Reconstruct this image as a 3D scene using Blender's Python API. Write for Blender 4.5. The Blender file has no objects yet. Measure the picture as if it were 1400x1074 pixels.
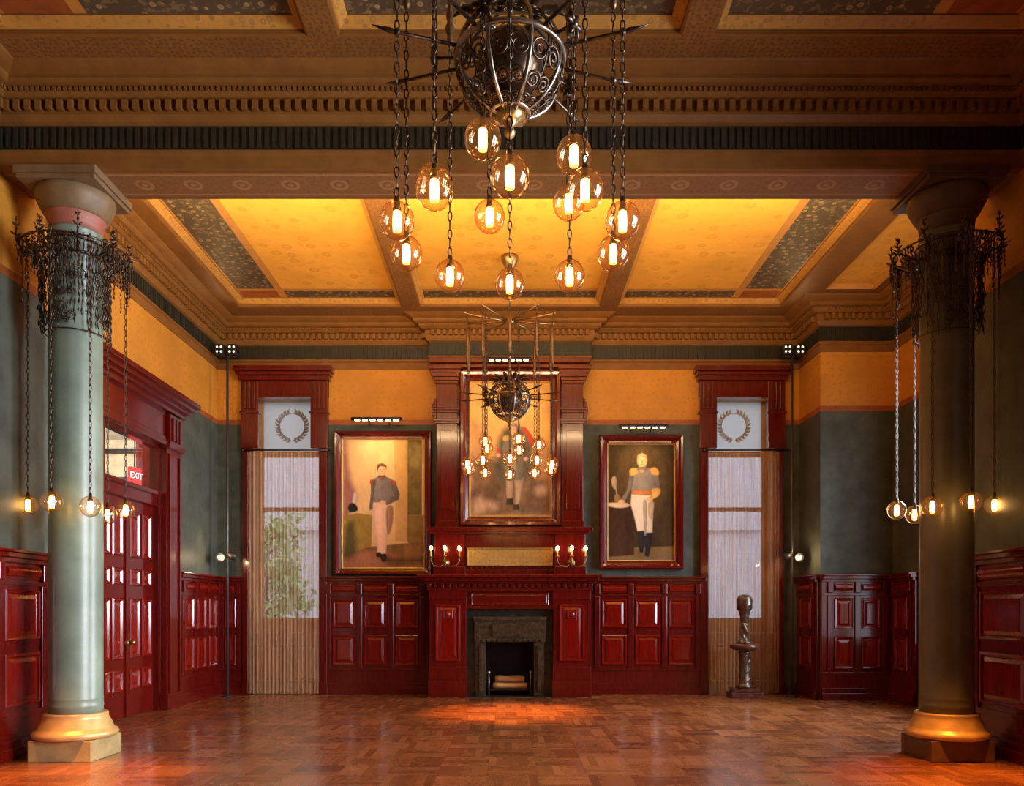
import bpy, math, random
import numpy as np
from mathutils import Vector, Matrix
random.seed(7)
PI = math.pi
S = bpy.context.scene
COL = S.collection
F, CX, CY, EYE = 1100.0, 697.0, 835.0, 1.5      # measured focal length, vanishing point, eye height


def px(x, D): return (x - CX) / F * D
def pz(y, D): return EYE + (CY - y) / F * D


# ------------------------------------------------------------------ materials
def nt(name):
    m = bpy.data.materials.new(name)
    m.use_nodes = True
    t = m.node_tree
    return m, t, t.nodes, t.links, t.nodes['Principled BSDF']


def math_(t, op, a, b=None, c=None):
    n = t.nodes.new('ShaderNodeMath'); n.operation = op
    for i, v in enumerate((a, b, c)):
        if v is None: continue
        if isinstance(v, (int, float)): n.inputs[i].default_value = v
        else: t.links.new(v, n.inputs[i])
    return n.outputs[0]


def mixc(t, fac, a, b):
    n = t.nodes.new('ShaderNodeMix'); n.data_type = 'RGBA'
    if isinstance(fac, (int, float)): n.inputs[0].default_value = fac
    else: t.links.new(fac, n.inputs[0])
    for k, v in ((6, a), (7, b)):
        if isinstance(v, tuple): n.inputs[k].default_value = (*v, 1) if len(v) == 3 else v
        else: t.links.new(v, n.inputs[k])
    return n.outputs[2]


def coord(t, scale=(1, 1, 1), rot=(0, 0, 0)):
    tc = t.nodes.new('ShaderNodeTexCoord'); mp = t.nodes.new('ShaderNodeMapping')
    mp.inputs['Scale'].default_value = scale; mp.inputs['Rotation'].default_value = rot
    t.links.new(tc.outputs['Object'], mp.inputs['Vector'])
    return mp.outputs['Vector']


def noise(t, vec, scale, detail=4, rough=0.55):
    n = t.nodes.new('ShaderNodeTexNoise')
    n.inputs['Scale'].default_value = scale; n.inputs['Detail'].default_value = detail
    n.inputs['Roughness'].default_value = rough
    if vec is not None: t.links.new(vec, n.inputs['Vector'])
    return n.outputs['Fac']


def ramp(t, fac, stops):
    n = t.nodes.new('ShaderNodeValToRGB'); e = n.color_ramp.elements
    e[0].position, e[0].color = stops[0][0], (*stops[0][1], 1)
    e[1].position, e[1].color = stops[-1][0], (*stops[-1][1], 1)
    for p, c in stops[1:-1]:
        k = e.new(p); k.color = (*c, 1)
    t.links.new(fac, n.inputs['Fac'])
    return n.outputs['Color']


def bump(t, b, h, strength=0.2, dist=0.01):
    n = t.nodes.new('ShaderNodeBump'); n.inputs['Strength'].default_value = strength
    n.inputs['Distance'].default_value = dist
    t.links.new(h, n.inputs['Height']); t.links.new(n.outputs['Normal'], b.inputs['Normal'])


def sc(c, k): return tuple(min(1, v * k) for v in c)


def plain(name, c, rough=0.5, metal=0.0, var=0.25, scale=6.0, coat=0.0, bmp=0.0, stretch=(1, 1, 1), spec=0.5):
    m, t, n, l, b = nt(name)
    v = noise(t, coord(t, stretch), scale)
    l.new(ramp(t, v, [(0.25, sc(c, 1 - var)), (0.75, sc(c, 1 + var))]), b.inputs['Base Color'])
    b.inputs['Roughness'].default_value = rough; b.inputs['Metallic'].default_value = metal
    b.inputs['Coat Weight'].default_value = coat; b.inputs['Coat Roughness'].default_value = 0.15
    b.inputs['Specular IOR Level'].default_value = spec
    if bmp: bump(t, b, noise(t, coord(t, stretch), scale * 5), bmp)
    return m


def stencil(name, base, fig, scale, size=0.33, rough=0.5, mott=0.2, spec=0.3):
    """painted stencil: small rosettes and leaf specks of colour fig on base"""
    m, t, n, l, b = nt(name)
    vec = coord(t)
    v = n.new('ShaderNodeTexVoronoi'); v.inputs['Scale'].default_value = scale; v.inputs['Randomness'].default_value = 0.55
    l.new(vec, v.inputs['Vector'])
    d = math_(t, 'LESS_THAN', v.outputs['Distance'], size)
    d2 = math_(t, 'LESS_THAN', v.outputs['Distance'], size * 0.5)
    ring = math_(t, 'SUBTRACT', d, math_(t, 'MULTIPLY', d2, 0.6))
    nn = noise(t, vec, scale * 1.7, 3)
    bc = ramp(t, noise(t, vec, 1.7), [(0.25, sc(base, 1 - mott)), (0.75, sc(base, 1 + mott))])
    spk = math_(t, 'MULTIPLY', math_(t, 'GREATER_THAN', nn, 0.57), 0.35)
    f = math_(t, 'MAXIMUM', ring, spk)
    l.new(mixc(t, math_(t, 'MULTIPLY', f, 0.85), bc, fig), b.inputs['Base Color'])
    b.inputs['Roughness'].default_value = rough
    b.inputs['Specular IOR Level'].default_value = spec
    return m


def filament_glow():
    """hot white middle, amber ends"""
    m, t, n, l, b = nt('warm_filament')
    n.remove(b)
    tc = n.new('ShaderNodeTexCoord'); sp = n.new('ShaderNodeSeparateXYZ'); l.new(tc.outputs['Object'], sp.inputs[0])
    q = math_(t, 'POWER', math_(t, 'MINIMUM', math_(t, 'DIVIDE', math_(t, 'ABSOLUTE', math_(t, 'ADD', sp.outputs[2], 0.004)), 0.062), 1.0), 2.0)
    e = n.new('ShaderNodeEmission')
    l.new(mixc(t, q, (1.0, 0.56, 0.19), (1.0, 0.36, 0.045)), e.inputs[0])
    l.new(math_(t, 'MULTIPLY_ADD', math_(t, 'SUBTRACT', 1.0, q), 50.0, 5.0), e.inputs[1])
    l.new(e.outputs[0], n['Material Output'].inputs[0])
    return m


def beam_stencil():
    """brown soffit stencil with a row of pale rosettes along the beam"""
    m, t, n, l, b = nt('stencilled_beam')
    vec = coord(t); sp = n.new('ShaderNodeSeparateXYZ'); l.new(vec, sp.inputs[0])
    fx = math_(t, 'MULTIPLY', math_(t, 'SUBTRACT', math_(t, 'FRACT', math_(t, 'MULTIPLY', sp.outputs[0], 2.0)), 0.5), 0.5)
    fy = math_(t, 'MULTIPLY', math_(t, 'SUBTRACT', sp.outputs[1], 8.265), 1.0)
    d = math_(t, 'SQRT', math_(t, 'ADD', math_(t, 'MULTIPLY', fx, fx), math_(t, 'MULTIPLY', fy, fy)))
    ring = math_(t, 'MULTIPLY', math_(t, 'GREATER_THAN', d, 0.06), math_(t, 'LESS_THAN', d, 0.095))
    f = math_(t, 'MAXIMUM', ring, math_(t, 'LESS_THAN', d, 0.03))
    nn = math_(t, 'GREATER_THAN', noise(t, vec, 24, 3), 0.54)
    ln = math_(t, 'LESS_THAN', math_(t, 'ABSOLUTE', math_(t, 'SUBTRACT', math_(t, 'ABSOLUTE', fy), 0.19)), 0.012)
    c = mixc(t, math_(t, 'MULTIPLY', nn, 0.5), (0.29, 0.135, 0.040), (0.20, 0.095, 0.034))
    c = mixc(t, math_(t, 'MULTIPLY', f, 0.4), c, (0.56, 0.34, 0.15))
    l.new(mixc(t, math_(t, 'MULTIPLY', ln, 0.8), c, (0.46, 0.24, 0.09)), b.inputs['Base Color'])
    b.inputs['Roughness'].default_value = 0.5; b.inputs['Specular IOR Level'].default_value = 0.3
    return m


def emit(name, c, s):
    m, t, n, l, b = nt(name)
    n.remove(b)
    e = n.new('ShaderNodeEmission'); e.inputs[0].default_value = (*c, 1); e.inputs[1].default_value = s
    l.new(e.outputs[0], n['Material Output'].inputs[0])
    return m


def parquet():
    m, t, n, l, b = nt('parquet')
    tc = n.new('ShaderNodeTexCoord'); sp = n.new('ShaderNodeSeparateXYZ')
    l.new(tc.outputs['Object'], sp.inputs[0])
    u = math_(t, 'MULTIPLY', math_(t, 'ADD', sp.outputs[0], 0.21), 1 / 0.46)
    v = math_(t, 'MULTIPLY', sp.outputs[1], 1 / 0.46)
    cu, cv = math_(t, 'FLOOR', u), math_(t, 'FLOOR', v)
    fu, fv = math_(t, 'FRACT', u), math_(t, 'FRACT', v)
    par = math_(t, 'FLOORED_MODULO', math_(t, 'ADD', cu, cv), 2.0)
    ip = math_(t, 'SUBTRACT', 1.0, par)
    st = math_(t, 'ADD', math_(t, 'MULTIPLY', fu, par), math_(t, 'MULTIPLY', fv, ip))
    s6 = math_(t, 'MULTIPLY', st, 6.0)
    idx = math_(t, 'FLOOR', s6)
    def wn(a, bb, c):
        cb = n.new('ShaderNodeCombineXYZ')
        for k, q in enumerate((a, bb, c)):
            if isinstance(q, (int, float)): cb.inputs[k].default_value = q
            else: l.new(q, cb.inputs[k])
        w = n.new('ShaderNodeTexWhiteNoise'); w.noise_dimensions = '3D'
        l.new(cb.outputs[0], w.inputs['Vector'])
        return w.outputs['Value']
    blk = wn(cu, cv, 3.7); strip = wn(cu, cv, idx)
    g = noise(t, coord(t, (1, 1, 1)), 9, 6, 0.7)
    val = math_(t, 'ADD', math_(t, 'MULTIPLY', blk, 0.42), math_(t, 'MULTIPLY', strip, 0.28))
    val = math_(t, 'ADD', val, math_(t, 'MULTIPLY', par, 0.12))
    val = math_(t, 'ADD', val, math_(t, 'MULTIPLY', math_(t, 'SUBTRACT', g, 0.5), 0.5))
    col = ramp(t, val, [(0.05, (0.115, 0.033, 0.010)), (0.45, (0.235, 0.075, 0.021)), (0.95, (0.37, 0.135, 0.040))])
    gap = math_(t, 'LESS_THAN', math_(t, 'FRACT', s6), 0.06)
    e1 = math_(t, 'LESS_THAN', math_(t, 'MINIMUM', fu, fv), 0.015)
    gp = math_(t, 'MULTIPLY', math_(t, 'MAXIMUM', gap, e1), 0.55)
    l.new(mixc(t, gp, col, (0.05, 0.016, 0.006)), b.inputs['Base Color'])
    r = math_(t, 'ADD', 0.12, math_(t, 'MULTIPLY', g, 0.20))
    l.new(math_(t, 'ADD', r, math_(t, 'MULTIPLY', strip, 0.10)), b.inputs['Roughness'])
    b.inputs['Specular IOR Level'].default_value = 0.5; b.inputs['Coat Weight'].default_value = 0.35; b.inputs['Coat Roughness'].default_value = 0.16
    hh = math_(t, 'ADD', math_(t, 'MULTIPLY', strip, 0.4), math_(t, 'SUBTRACT', 0.5, gp))
    bump(t, b, hh, 0.25, 0.004)
    return m


def mahogany(name, c, rough):
    m, t, n, l, b = nt(name)
    vec = coord(t, (14, 14, 1.6))
    g = noise(t, vec, 2.2, 6, 0.6)
    l.new(ramp(t, g, [(0.25, sc(c, 0.55)), (0.75, sc(c, 1.3))]), b.inputs['Base Color'])
    b.inputs['Roughness'].default_value = rough
    b.inputs['Coat Weight'].default_value = 0.6; b.inputs['Coat Roughness'].default_value = 0.10
    b.inputs['Specular IOR Level'].default_value = 0.5
    return m


def schlick(t, f0):
    lw = t.nodes.new('ShaderNodeLayerWeight'); lw.inputs['Blend'].default_value = 0.5
    p = math_(t, 'POWER', lw.outputs['Facing'], 4.0)
    return math_(t, 'ADD', f0, math_(t, 'MULTIPLY', p, 0.85))


def amber_glass():
    m, t, n, l, b = nt('amber_glass')
    n.remove(b)
    tr = n.new('ShaderNodeBsdfTransparent'); tr2 = n.new('ShaderNodeBsdfTransparent')
    tr.inputs[0].default_value = (1.0, 0.93, 0.84, 1); tr2.inputs[0].default_value = (0.66, 0.40, 0.20, 1)
    lw = n.new('ShaderNodeLayerWeight'); lw.inputs['Blend'].default_value = 0.35
    m1 = n.new('ShaderNodeMixShader'); m2 = n.new('ShaderNodeMixShader')
    l.new(lw.outputs['Facing'], m1.inputs[0]); l.new(tr.outputs[0], m1.inputs[1]); l.new(tr2.outputs[0], m1.inputs[2])
    gl = n.new('ShaderNodeBsdfGlossy'); gl.inputs['Roughness'].default_value = 0.06
    gl.inputs['Color'].default_value = (1, 0.86, 0.7, 1)
    l.new(schlick(t, 0.07), m2.inputs[0])
    l.new(m1.outputs[0], m2.inputs[1]); l.new(gl.outputs[0], m2.inputs[2])
    tl = n.new('ShaderNodeBsdfTranslucent'); tl.inputs[0].default_value = (1.0, 0.62, 0.34, 1)   # faint amber scatter of the tinted glass
    m3 = n.new('ShaderNodeMixShader'); m3.inputs[0].default_value = 0.016
    l.new(m2.outputs[0], m3.inputs[1]); l.new(tl.outputs[0], m3.inputs[2])
    l.new(m3.outputs[0], n['Material Output'].inputs[0])
    return m


def clear_glass(name='clear_glass', tint=(0.95, 0.97, 1.0)):
    m, t, n, l, b = nt(name)
    n.remove(b)
    tr = n.new('ShaderNodeBsdfTransparent'); tr.inputs[0].default_value = (*tint, 1)
    gl = n.new('ShaderNodeBsdfGlossy'); gl.inputs['Roughness'].default_value = 0.02
    mx = n.new('ShaderNodeMixShader')
    l.new(schlick(t, 0.04), mx.inputs[0]); l.new(tr.outputs[0], mx.inputs[1]); l.new(gl.outputs[0], mx.inputs[2])
    l.new(mx.outputs[0], n['Material Output'].inputs[0])
    return m


def frosted():
    m, t, n, l, b = nt('frosted_glass')
    n.remove(b)
    tl = n.new('ShaderNodeBsdfTranslucent'); tl.inputs[0].default_value = (0.80, 0.83, 0.85, 1)
    df = n.new('ShaderNodeBsdfDiffuse'); df.inputs[0].default_value = (0.55, 0.56, 0.55, 1)
    mx = n.new('ShaderNodeMixShader'); mx.inputs[0].default_value = 0.3
    l.new(tl.outputs[0], mx.inputs[1]); l.new(df.outputs[0], mx.inputs[2])
    l.new(mx.outputs[0], n['Material Output'].inputs[0])
    return m


def mesh_curtain():
    """woven metal mesh: see-through with fine vertical wires, bunched unevenly"""
    m, t, n, l, b = nt('bronze_mesh')
    n.remove(b)
    vec = coord(t, (1, 0.05, 0.02))
    f = noise(t, vec, 42, 4, 0.7)
    f2 = noise(t, vec, 14, 2, 0.5)
    tr = n.new('ShaderNodeBsdfTransparent')
    df = n.new('ShaderNodeBsdfPrincipled')
    l.new(ramp(t, f2, [(0.3, (0.50, 0.25, 0.115)), (0.7, (0.70, 0.41, 0.22))]), df.inputs['Base Color'])
    df.inputs['Roughness'].default_value = 0.5; df.inputs['Metallic'].default_value = 0.1
    tl = n.new('ShaderNodeBsdfTranslucent'); tl.inputs[0].default_value = (0.6, 0.42, 0.28, 1)
    ms = n.new('ShaderNodeMixShader'); ms.inputs[0].default_value = 0.15
    l.new(df.outputs[0], ms.inputs[1]); l.new(tl.outputs[0], ms.inputs[2])
    mx = n.new('ShaderNodeMixShader')
    cov = n.new('ShaderNodeMapRange'); cov.inputs[1].default_value = 0.30; cov.inputs[2].default_value = 0.70
    cov.inputs[3].default_value = 0.26; cov.inputs[4].default_value = 0.66
    l.new(f, cov.inputs[0]); l.new(cov.outputs[0], mx.inputs[0])
    l.new(tr.outputs[0], mx.inputs[1]); l.new(ms.outputs[0], mx.inputs[2])
    l.new(mx.outputs[0], n['Material Output'].inputs[0])
    return m


def bricks(name, c1, c2, mortar):
    m, t, n, l, b = nt(name)
    k = n.new('ShaderNodeTexBrick'); l.new(coord(t, (1, 1, 1), (PI / 2, 0, 0)), k.inputs['Vector'])
    k.inputs['Color1'].default_value = (*c1, 1); k.inputs['Color2'].default_value = (*c2, 1)
    k.inputs['Mortar'].default_value = (*mortar, 1); k.inputs['Scale'].default_value = 3
    k.inputs['Mortar Size'].default_value = 0.02
    l.new(k.outputs['Color'], b.inputs['Base Color']); b.inputs['Roughness'].default_value = 0.9
    return m


M = {
    'floor': parquet(),
    'red': mahogany('mahogany', (0.118, 0.0038, 0.0018), 0.22),
    'redpanel': mahogany('mahogany_panel', (0.20, 0.0058, 0.0020), 0.15),
    'green': plain('green_wall_paint', (0.080, 0.094, 0.072), 0.55, var=0.35, scale=3.5, spec=0.3),
    'gold': stencil('gold_frieze_paint', (0.60, 0.255, 0.030), (0.52, 0.22, 0.03), 9, 0.25, 0.5, 0.15),
    'goldst': stencil('gold_stencilled_moulding', (0.56, 0.27, 0.05), (0.40, 0.20, 0.05), 12, 0.36, 0.45),
    'rust': plain('rust_border_paint', (0.34, 0.085, 0.018), 0.5),
    'brown': plain('ochre_brown_moulding', (0.235, 0.098, 0.020), 0.5, var=0.18, scale=5, spec=0.3),
    'beamst': beam_stencil(), 'brownst': stencil('stencilled_brown', (0.27, 0.118, 0.028), (0.16, 0.072, 0.021), 19, 0.36, 0.5),
    'darkst': stencil('stencilled_dark_band', (0.105, 0.075, 0.042), (0.46, 0.33, 0.14), 8.5, 0.24, 0.5),
    'yellow': stencil('yellow_ceiling_paint', (0.88, 0.44, 0.060), (0.76, 0.35, 0.045), 3.6, 0.30, 0.55, 0.10),
    'orange': plain('orange_line_paint', (0.58, 0.26, 0.05), 0.5, var=0.15),
    'fluted': plain('dark_green_frieze', (0.024, 0.022, 0.012), 0.5, var=0.3),
    'iron': plain('dark_wrought_iron', (0.085, 0.06, 0.043), 0.34, metal=0.9, var=0.4, scale=20),
    'iron2': plain('worn_iron_band', (0.30, 0.25, 0.20), 0.30, metal=0.9, var=0.4, scale=20),
    'brass': plain('tarnished_brass', (0.36, 0.24, 0.10), 0.35, metal=0.9, var=0.3, scale=20),
    'core': plain('dark_polished_bronze', (0.16, 0.095, 0.06), 0.28, metal=0.85, var=0.4, scale=12),
    'oldbrass': plain('dull_brown_brass', (0.19, 0.115, 0.055), 0.5, metal=0.8, var=0.5, scale=30),
    'bulb': filament_glow(),
    'candle': emit('sconce_bulb_glow', (1.0, 0.55, 0.2), 26.0),
    'lamp': emit('spot_lens', (1.0, 0.82, 0.6), 1.6),
    'picled': emit('picture_light_strip', (1.0, 0.80, 0.55), 5.0),
    'glass': amber_glass(), 'pane': clear_glass(), 'frost': frosted(), 'mesh': mesh_curtain(),
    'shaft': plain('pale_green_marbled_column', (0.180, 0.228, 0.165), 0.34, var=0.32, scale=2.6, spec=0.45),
    'shaft_shaded': plain('shaded_marbled_column', (0.115, 0.105, 0.062), 0.34, var=0.28, scale=2.6, spec=0.45),  # right column: same marbling with the shade put into its colour
    'pink': plain('dusty_pink_band', (0.36, 0.115, 0.075), 0.5),
    'cap': plain('capital_paint', (0.19, 0.115, 0.052), 0.5),
    'cap_shaded': plain('shaded_capital_paint', (0.085, 0.040, 0.018), 0.5),  # capital and necking of the right column, shade coloured in
    'basegold': plain('gilded_base', (0.55, 0.34, 0.12), 0.38, metal=0.2),
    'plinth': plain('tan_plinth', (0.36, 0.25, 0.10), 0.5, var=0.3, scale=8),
    'plinth_shaded': plain('shaded_plinth', (0.12, 0.055, 0.025), 0.4, var=0.3, scale=8),  # darker copy of the plinth, shade on the right side coloured in
    'stone': plain('mottled_dark_marble', (0.050, 0.036, 0.019), 0.3, var=0.85, scale=16),
    'stoned': plain('black_marble', (0.028, 0.025, 0.020), 0.22, var=0.5, scale=9),
    'soot': plain('sooty_firebrick', (0.012, 0.010, 0.009), 0.9),
    'log': plain('fire_log', (0.55, 0.29, 0.11), 0.8, var=0.3, scale=9, stretch=(0.3, 3, 3)),
    'gilt': plain('gilt_fillet', (0.72, 0.44, 0.14), 0.35, metal=0.45),
    'goldpanel': stencil('gold_tooled_panel', (0.52, 0.30, 0.075), (0.36, 0.21, 0.06), 14, 0.3, 0.4),
    'sash': plain('tan_window_wood', (0.46, 0.27, 0.11), 0.4),
    'black': plain('black_metal', (0.015, 0.014, 0.014), 0.4),
    'steel': plain('grey_pole', (0.10, 0.10, 0.11), 0.35, metal=0.6),
    'wreath': plain('etched_grey', (0.36, 0.35, 0.38), 0.7), 'wreathr': plain('etched_pale_grey', (0.5, 0.5, 0.5), 0.7),
    'bronze': plain('dark_bronze', (0.16, 0.125, 0.10), 0.38, metal=0.85, var=0.5, scale=14),
    'pedestal': plain('dark_red_marble', (0.11, 0.035, 0.026), 0.25, var=0.6, scale=14),
    'cream': plain('cream_plaster', (0.75, 0.66, 0.50), 0.7),
    'white': plain('white_plaster', (0.8, 0.78, 0.72), 0.7, var=0.06),
    'signred': emit('sign_red', (1.0, 0.03, 0.02), 2.2),
    'signwhite': emit('sign_white', (1.0, 0.78, 0.70), 2.4),
    'leaf': plain('tree_leaf', (0.36, 0.50, 0.22), 0.6, var=0.5, scale=3),
    'bark': plain('tree_bark', (0.10, 0.07, 0.05), 0.9),
    'brick': bricks('pale_brick', (0.52, 0.44, 0.44), (0.46, 0.38, 0.39), (0.55, 0.52, 0.52)),
    'paving': plain('paving', (0.35, 0.34, 0.33), 0.9),
}


def oil():
    m, t, n, l, b = nt('oil_paint')
    at = n.new('ShaderNodeAttribute'); at.attribute_name = 'oil'
    l.new(at.outputs['Color'], b.inputs['Base Color']); b.inputs['Roughness'].default_value = 0.55; b.inputs['Specular IOR Level'].default_value = 0.12
    return m


M['oil'] = oil()


# ------------------------------------------------------------------ mesh builder
class MB:
    def __init__(s): s.v, s.f, s.m, s.s = [], [], [], []

    def add(s, vs, fs, mi=0, smooth=False):
        o = len(s.v); s.v += [tuple(v) for v in vs]
        for f in fs:
            s.f.append(tuple(i + o for i in f)); s.m.append(mi); s.s.append(smooth)

    def box(s, x0, x1, y0, y1, z0, z1, mi=0):
        v = [(x, y, z) for z in (z0, z1) for y in (y0, y1) for x in (x0, x1)]
        s.add(v, [(0, 2, 3, 1), (4, 5, 7, 6), (0, 1, 5, 4), (2, 6, 7, 3), (0, 4, 6, 2), (1, 3, 7, 5)], mi)

    def lathe(s, prof, seg=24, c=(0, 0, 0), mi=0, smooth=True, cap=True):
        vs, fs = [], []
        n = len(prof)
        for r, z in prof:
            for k in range(seg):
                a = 2 * PI * k / seg
                vs.append((c[0] + r * math.cos(a), c[1] + r * math.sin(a), c[2] + z))
        for i in range(n - 1):
            for k in range(seg):
                k2 = (k + 1) % seg
                fs.append((i * seg + k, i * seg + k2, (i + 1) * seg + k2, (i + 1) * seg + k))
        s.add(vs, fs, mi, smooth)
        if cap:
            o = len(s.v) - n * seg
            s.f.append(tuple(o + k for k in range(seg - 1, -1, -1))); s.m.append(mi); s.s.append(False)
            s.f.append(tuple(o + (n - 1) * seg + k for k in range(seg))); s.m.append(mi); s.s.append(False)

    def tube(s, pts, r, seg=6, mi=0, closed=False, smooth=True):
        P = [Vector(p) for p in pts]; n = len(P)
        rr = r if isinstance(r, (list, tuple)) else [r] * n
        vs, fs = [], []
        up = None
        for i in range(n):
            a = P[(i - 1) % n] if (closed or i > 0) else P[i]
            b = P[(i + 1) % n] if (closed or i < n - 1) else P[i]
            d = (b - a)
            d = d.normalized() if d.length > 1e-9 else Vector((0, 0, 1))
            if up is None:
                up = Vector((0, 0, 1)) if abs(d.z) < 0.9 else Vector((1, 0, 0))
            x = up - d * up.dot(d)
            if x.length < 1e-6: x = d.orthogonal()
            x.normalize(); y = d.cross(x); up = x
            for k in range(seg):
                t = 2 * PI * k / seg
                vs.append(P[i] + (x * math.cos(t) + y * math.sin(t)) * rr[i])
        for i in range(n if closed else n - 1):
            j = (i + 1) % n
            for k in range(seg):
                k2 = (k + 1) % seg
                fs.append((i * seg + k, i * seg + k2, j * seg + k2, j * seg + k))
        if not closed:
            fs.append(tuple(range(seg - 1, -1, -1))); fs.append(tuple((n - 1) * seg + k for k in range(seg)))
        s.add(vs, fs, mi, smooth)

    def ring(s, c, R, r, n=32, seg=6, mi=0, ax='z'):
        pts = []
        for k in range(n):
            a = 2 * PI * k / n; p, q = R * math.cos(a), R * math.sin(a)
            pts.append({'z': (c[0] + p, c[1] + q, c[2]), 'y': (c[0] + p, c[1], c[2] + q), 'x': (c[0], c[1] + p, c[2] + q)}[ax])
        s.tube(pts, r, seg, mi, True)

    def ball(s, c, r, seg=16, rings=10, mi=0, sq=(1, 1, 1)):
        vs = [(c[0], c[1], c[2] - r * sq[2])]
        for i in range(1, rings):
            p = -PI / 2 + PI * i / rings
            for k in range(seg):
                a = 2 * PI * k / seg
                vs.append((c[0] + r * sq[0] * math.cos(p) * math.cos(a), c[1] + r * sq[1] * math.cos(p) * math.sin(a), c[2] + r * sq[2] * math.sin(p)))
        vs.append((c[0], c[1], c[2] + r * sq[2]))
        fs = []
        for k in range(seg): fs.append((0, 1 + (k + 1) % seg, 1 + k))
        for i in range(rings - 2):
            for k in range(seg):
                k2 = (k + 1) % seg; a = 1 + i * seg
                fs.append((a + k, a + k2, a + seg + k2, a + seg + k))
        top = len(vs) - 1; a = 1 + (rings - 2) * seg
        for k in range(seg): fs.append((a + k, a + (k + 1) % seg, top))
        s.add(vs, fs, mi, True)

    def relief(s, x0, x1, z0, z1, loops, mi=0, cap=True, capmi=None, y=0):
        """nested rectangles in the local x-z plane; out is towards -y"""
        vs, fs = [], []
        for ins, out in loops:
            vs += [(x0 + ins, y - out, z0 + ins), (x1 - ins, y - out, z0 + ins), (x1 - ins, y - out, z1 - ins), (x0 + ins, y - out, z1 - ins)]
        for i in range(len(loops) - 1):
            for k in range(4):
                k2 = (k + 1) % 4
                fs.append((i * 4 + k, i * 4 + k2, i * 4 + 4 + k2, i * 4 + 4 + k))
        s.add(vs, fs, mi)
        if cap:
            o = len(s.v) - 4
            s.f.append((o, o + 1, o + 2, o + 3)); s.m.append(mi if capmi is None else capmi); s.s.append(False)

    def poly(s, pts, y, mi=0):
        """flat polygon in the x-z plane facing -y"""
        a = sum(pts[i][0] * pts[(i + 1) % len(pts)][1] - pts[(i + 1) % len(pts)][0] * pts[i][1] for i in range(len(pts)))
        if a < 0: pts = pts[::-1]
        s.add([(p[0], y, p[1]) for p in pts], [tuple(range(len(pts)))], mi)

    def prism(s, pts, y0, y1, mi=0):
        """polygon in x-z extruded along y"""
        n = len(pts)
        vs = [(p[0], y0, p[1]) for p in pts] + [(p[0], y1, p[1]) for p in pts]
        fs = [tuple(range(n)), tuple(range(2 * n - 1, n - 1, -1))] + [(i, n + i, n + (i + 1) % n, (i + 1) % n) for i in range(n)]
        s.add(vs, fs, mi)

    def sweep(s, prof, path, mats=None, closed=False):
        """profile (offset to the right of travel, z) along a plan path with mitred corners"""
        n = len(path); P = [Vector(p) for p in path]
        rows = []
        for i in range(n):
            ds = []
            if closed or i > 0: ds.append((P[i] - P[i - 1]).normalized())
            if closed or i < n - 1: ds.append((P[(i + 1) % n] - P[i]).normalized())
            ns = [Vector((d.y, -d.x)) for d in ds]
            if len(ns) == 1: mv = ns[0]
            else:
                mv = ns[0] + ns[1]; mv = mv / max(1e-6, mv.dot(ns[0])) if mv.length > 1e-6 else ns[0]
            rows.append([(P[i].x + mv.x * o, P[i].y + mv.y * o, z) for o, z in prof])
        k = len(prof)
        for i in range(n if closed else n - 1):
            j = (i + 1) % n
            for q in range(k - 1):
                s.add([rows[i][q], rows[j][q], rows[j][q + 1], rows[i][q + 1]], [(0, 1, 2, 3)], mats[q] if mats else 0)

    def build(s, name, mats, parent=None, bevel=0, world=True, loc=None, rotz=0):
        me = bpy.data.meshes.new(name)
        off = Vector(parent.location) if (parent is not None and world) else Vector((0, 0, 0))
        if parent is not None and world and parent.parent is not None: off = off + Vector(parent.parent.location)
        me.from_pydata([tuple(Vector(v) - off) for v in s.v], [], s.f)
        for m in (mats if isinstance(mats, (list, tuple)) else [mats]): me.materials.append(M[m] if isinstance(m, str) else m)
        me.polygons.foreach_set('material_index', s.m)
        me.polygons.foreach_set('use_smooth', s.s)
        me.update()
        o = bpy.data.objects.new(name, me); COL.objects.link(o)
        if parent is not None: o.parent = parent
        if loc is not None: o.location = loc
        if rotz: o.rotation_euler = (0, 0, rotz)
        if bevel:
            b = o.modifiers.new('bevel', 'BEVEL'); b.width = bevel; b.segments = 2; b.limit_method = 'ANGLE'
        return o


def thing(name, label, cat, loc=(0, 0, 0), rotz=0, group=None):
    o = bpy.data.objects.new(name, None); COL.objects.link(o)
    o.location = loc; o.rotation_euler = (0, 0, rotz); o.empty_display_size = 0.1
    o['label'] = label; o['category'] = cat
    if group: o['group'] = group
    return o


def tag(o, label, cat, group=None):
    o['label'] = label; o['category'] = cat
    if group: o['group'] = group
    return o


def struct(o, label=None):
    o['kind'] = 'structure'
    if label: o['label'] = label
    return o


def copy_tree(o, parent=None):
    c = o.copy(); COL.objects.link(c)
    if parent is not None: c.parent = parent
    for ch in list(o.children): copy_tree(ch, c)
    return c


def smooth(pts, k=4):
    out = []; n = len(pts)
    for i in range(n):
        p0, p1, p2, p3 = (Vector(pts[(i + q) % n]) for q in (-1, 0, 1, 2))
        for j in range(k):
            t = j / k
            out.append(tuple(0.5 * ((2 * p1) + (p2 - p0) * t + (2 * p0 - 5 * p1 + 4 * p2 - p3) * t * t + (3 * p1 - p0 - 3 * p2 + p3) * t ** 3)))
    return out


def ell(cx, cy, rx, ry, n=18):
    return [(cx + rx * math.cos(2 * PI * k / n), cy + ry * math.sin(2 * PI * k / n)) for k in range(n)]


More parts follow.
